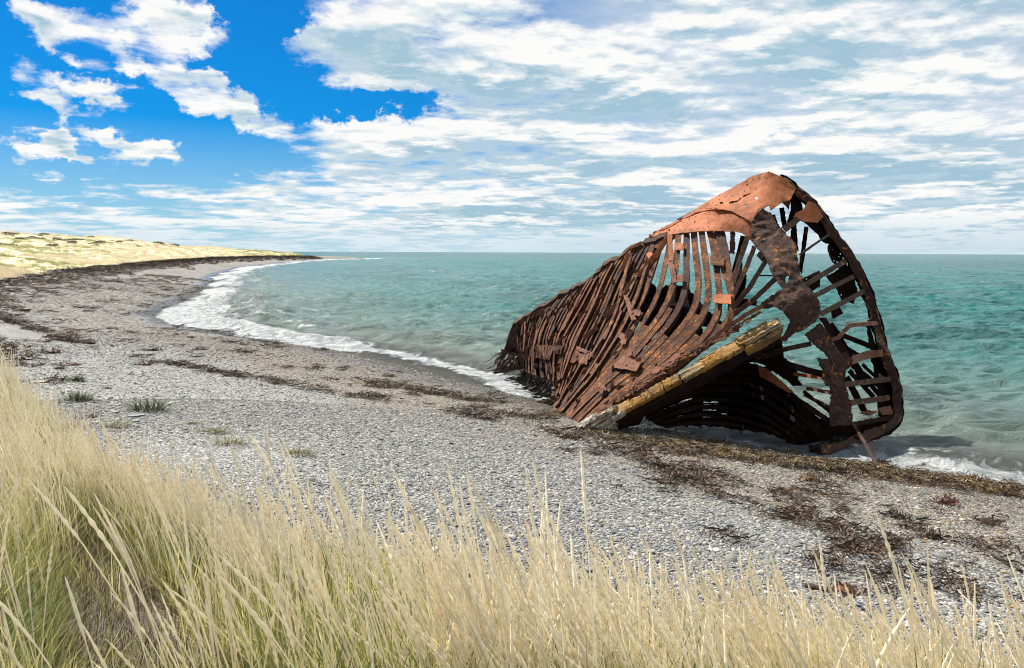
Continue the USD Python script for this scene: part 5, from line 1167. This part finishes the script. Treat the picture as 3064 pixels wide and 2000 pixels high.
# dark low shrubs on the crest
def shrub(seed):
    r2 = np.random.default_rng(seed); out = []
    for _ in range(170):
        d0 = r2.normal(0, 1, 3); d0[2] = abs(d0[2]); d0 /= np.linalg.norm(d0)
        c = d0 * [1.0, 1.0, 0.55] * r2.uniform(0.55, 1.05)
        a, b = r2.normal(0, 1, 3), r2.normal(0, 1, 3); a /= np.linalg.norm(a); b -= (b @ a) * a; b /= np.linalg.norm(b); s_ = r2.uniform(0.09, 0.17)
        out.append((np.array([c + a * s_, c + b * s_, c - a * s_, c - b * s_]), np.array([[0, 1, 2], [0, 2, 3]])))
    return join(out)
BUSH = grass_look('shrub_leaf', [(0, (0.05, 0.052, 0.024)), (0.5, (0.10, 0.095, 0.045)), (1, (0.17, 0.15, 0.08))], 0.25)
x5, y5 = sector(9000, 110, 400, -36, -14, 0.6); z5, s5, d5 = land(x5, y5)
pj = project(np.stack([x5, y5, z5], 1))
ok = (d5 > 16) & (pj[:, 1] < 738) & (z5 > 4.6) & (fbm(np.stack([x5 / 5, y5 / 9, 0 * x5], -1), 4, 66) > 0.535) & (rng.random(len(x5)) < 0.30)
x5, y5, z5 = x5[ok], y5[ok], z5[ok]; n = len(x5); size = rng.uniform(0.5, 1.2, n) * np.interp(np.hypot(x5, y5), [110, 400], [0.9, 1.6])
instancer('dune_shrubs', [('shrub', shrub(640 + k), BUSH, False) for k in range(4)], np.stack([x5, y5, z5], 1), quats(rng.uniform(0, 6.28, n), np.zeros(n), np.zeros(n)), np.stack([size * 1.2, size, size * 0.6], 1), rng.integers(0, 4, n), kind='stuff', label='low dark shrubs along the crest of the far dunes', category='shrub')

# tufts that stand alone on the shingle
for k, (px, py, sz, mat, lab) in enumerate([(444, 1222, 0.62, TUFT, 'largest dark green grass tuft on the shingle, beside the slates'), (237, 1192, 0.52, TUFT, 'green tuft at the edge of the foreground grass on the left'), (348, 1270, 0.5, TUFT2, 'yellowish flattened tuft below the largest tuft'), (227, 1133, 0.36, TUFT, 'small dark tuft nearer the wrack line'), (179, 1098, 0.22, TUFT, 'tiny green tuft just below the wrack line'),
        (640, 1287, 0.42, TUFT2, 'straggling tuft on the shingle right of the sandy hollow'), (685, 1322, 0.5, TUFT2, 'low yellow green mat right of the straggling tuft'), (900, 1352, 0.45, TUFT2, 'rightmost small tuft lying on the pebbles'), (320, 1155, 0.20, TUFT2, 'thin pale tuft among pebbles above the largest tuft'), (580, 1262, 0.22, TUFT2, 'thin tuft between the largest and the straggling one')]):
    h_ = hit(px, py + 8)
    v, f_ = leaf_tuft(700 + k, 260 if mat is TUFT else 150, sz * 0.45, sz * 0.95, sz * 0.36, 0.006, 0.013, 0.75)
    v = v * [1.25, 1.0, 0.62 if mat is TUFT else 0.34]
    obj('grass_tuft', (v + h_, f_), mat, label=lab, category='grass tuft', group='single grass tufts on the shingle')
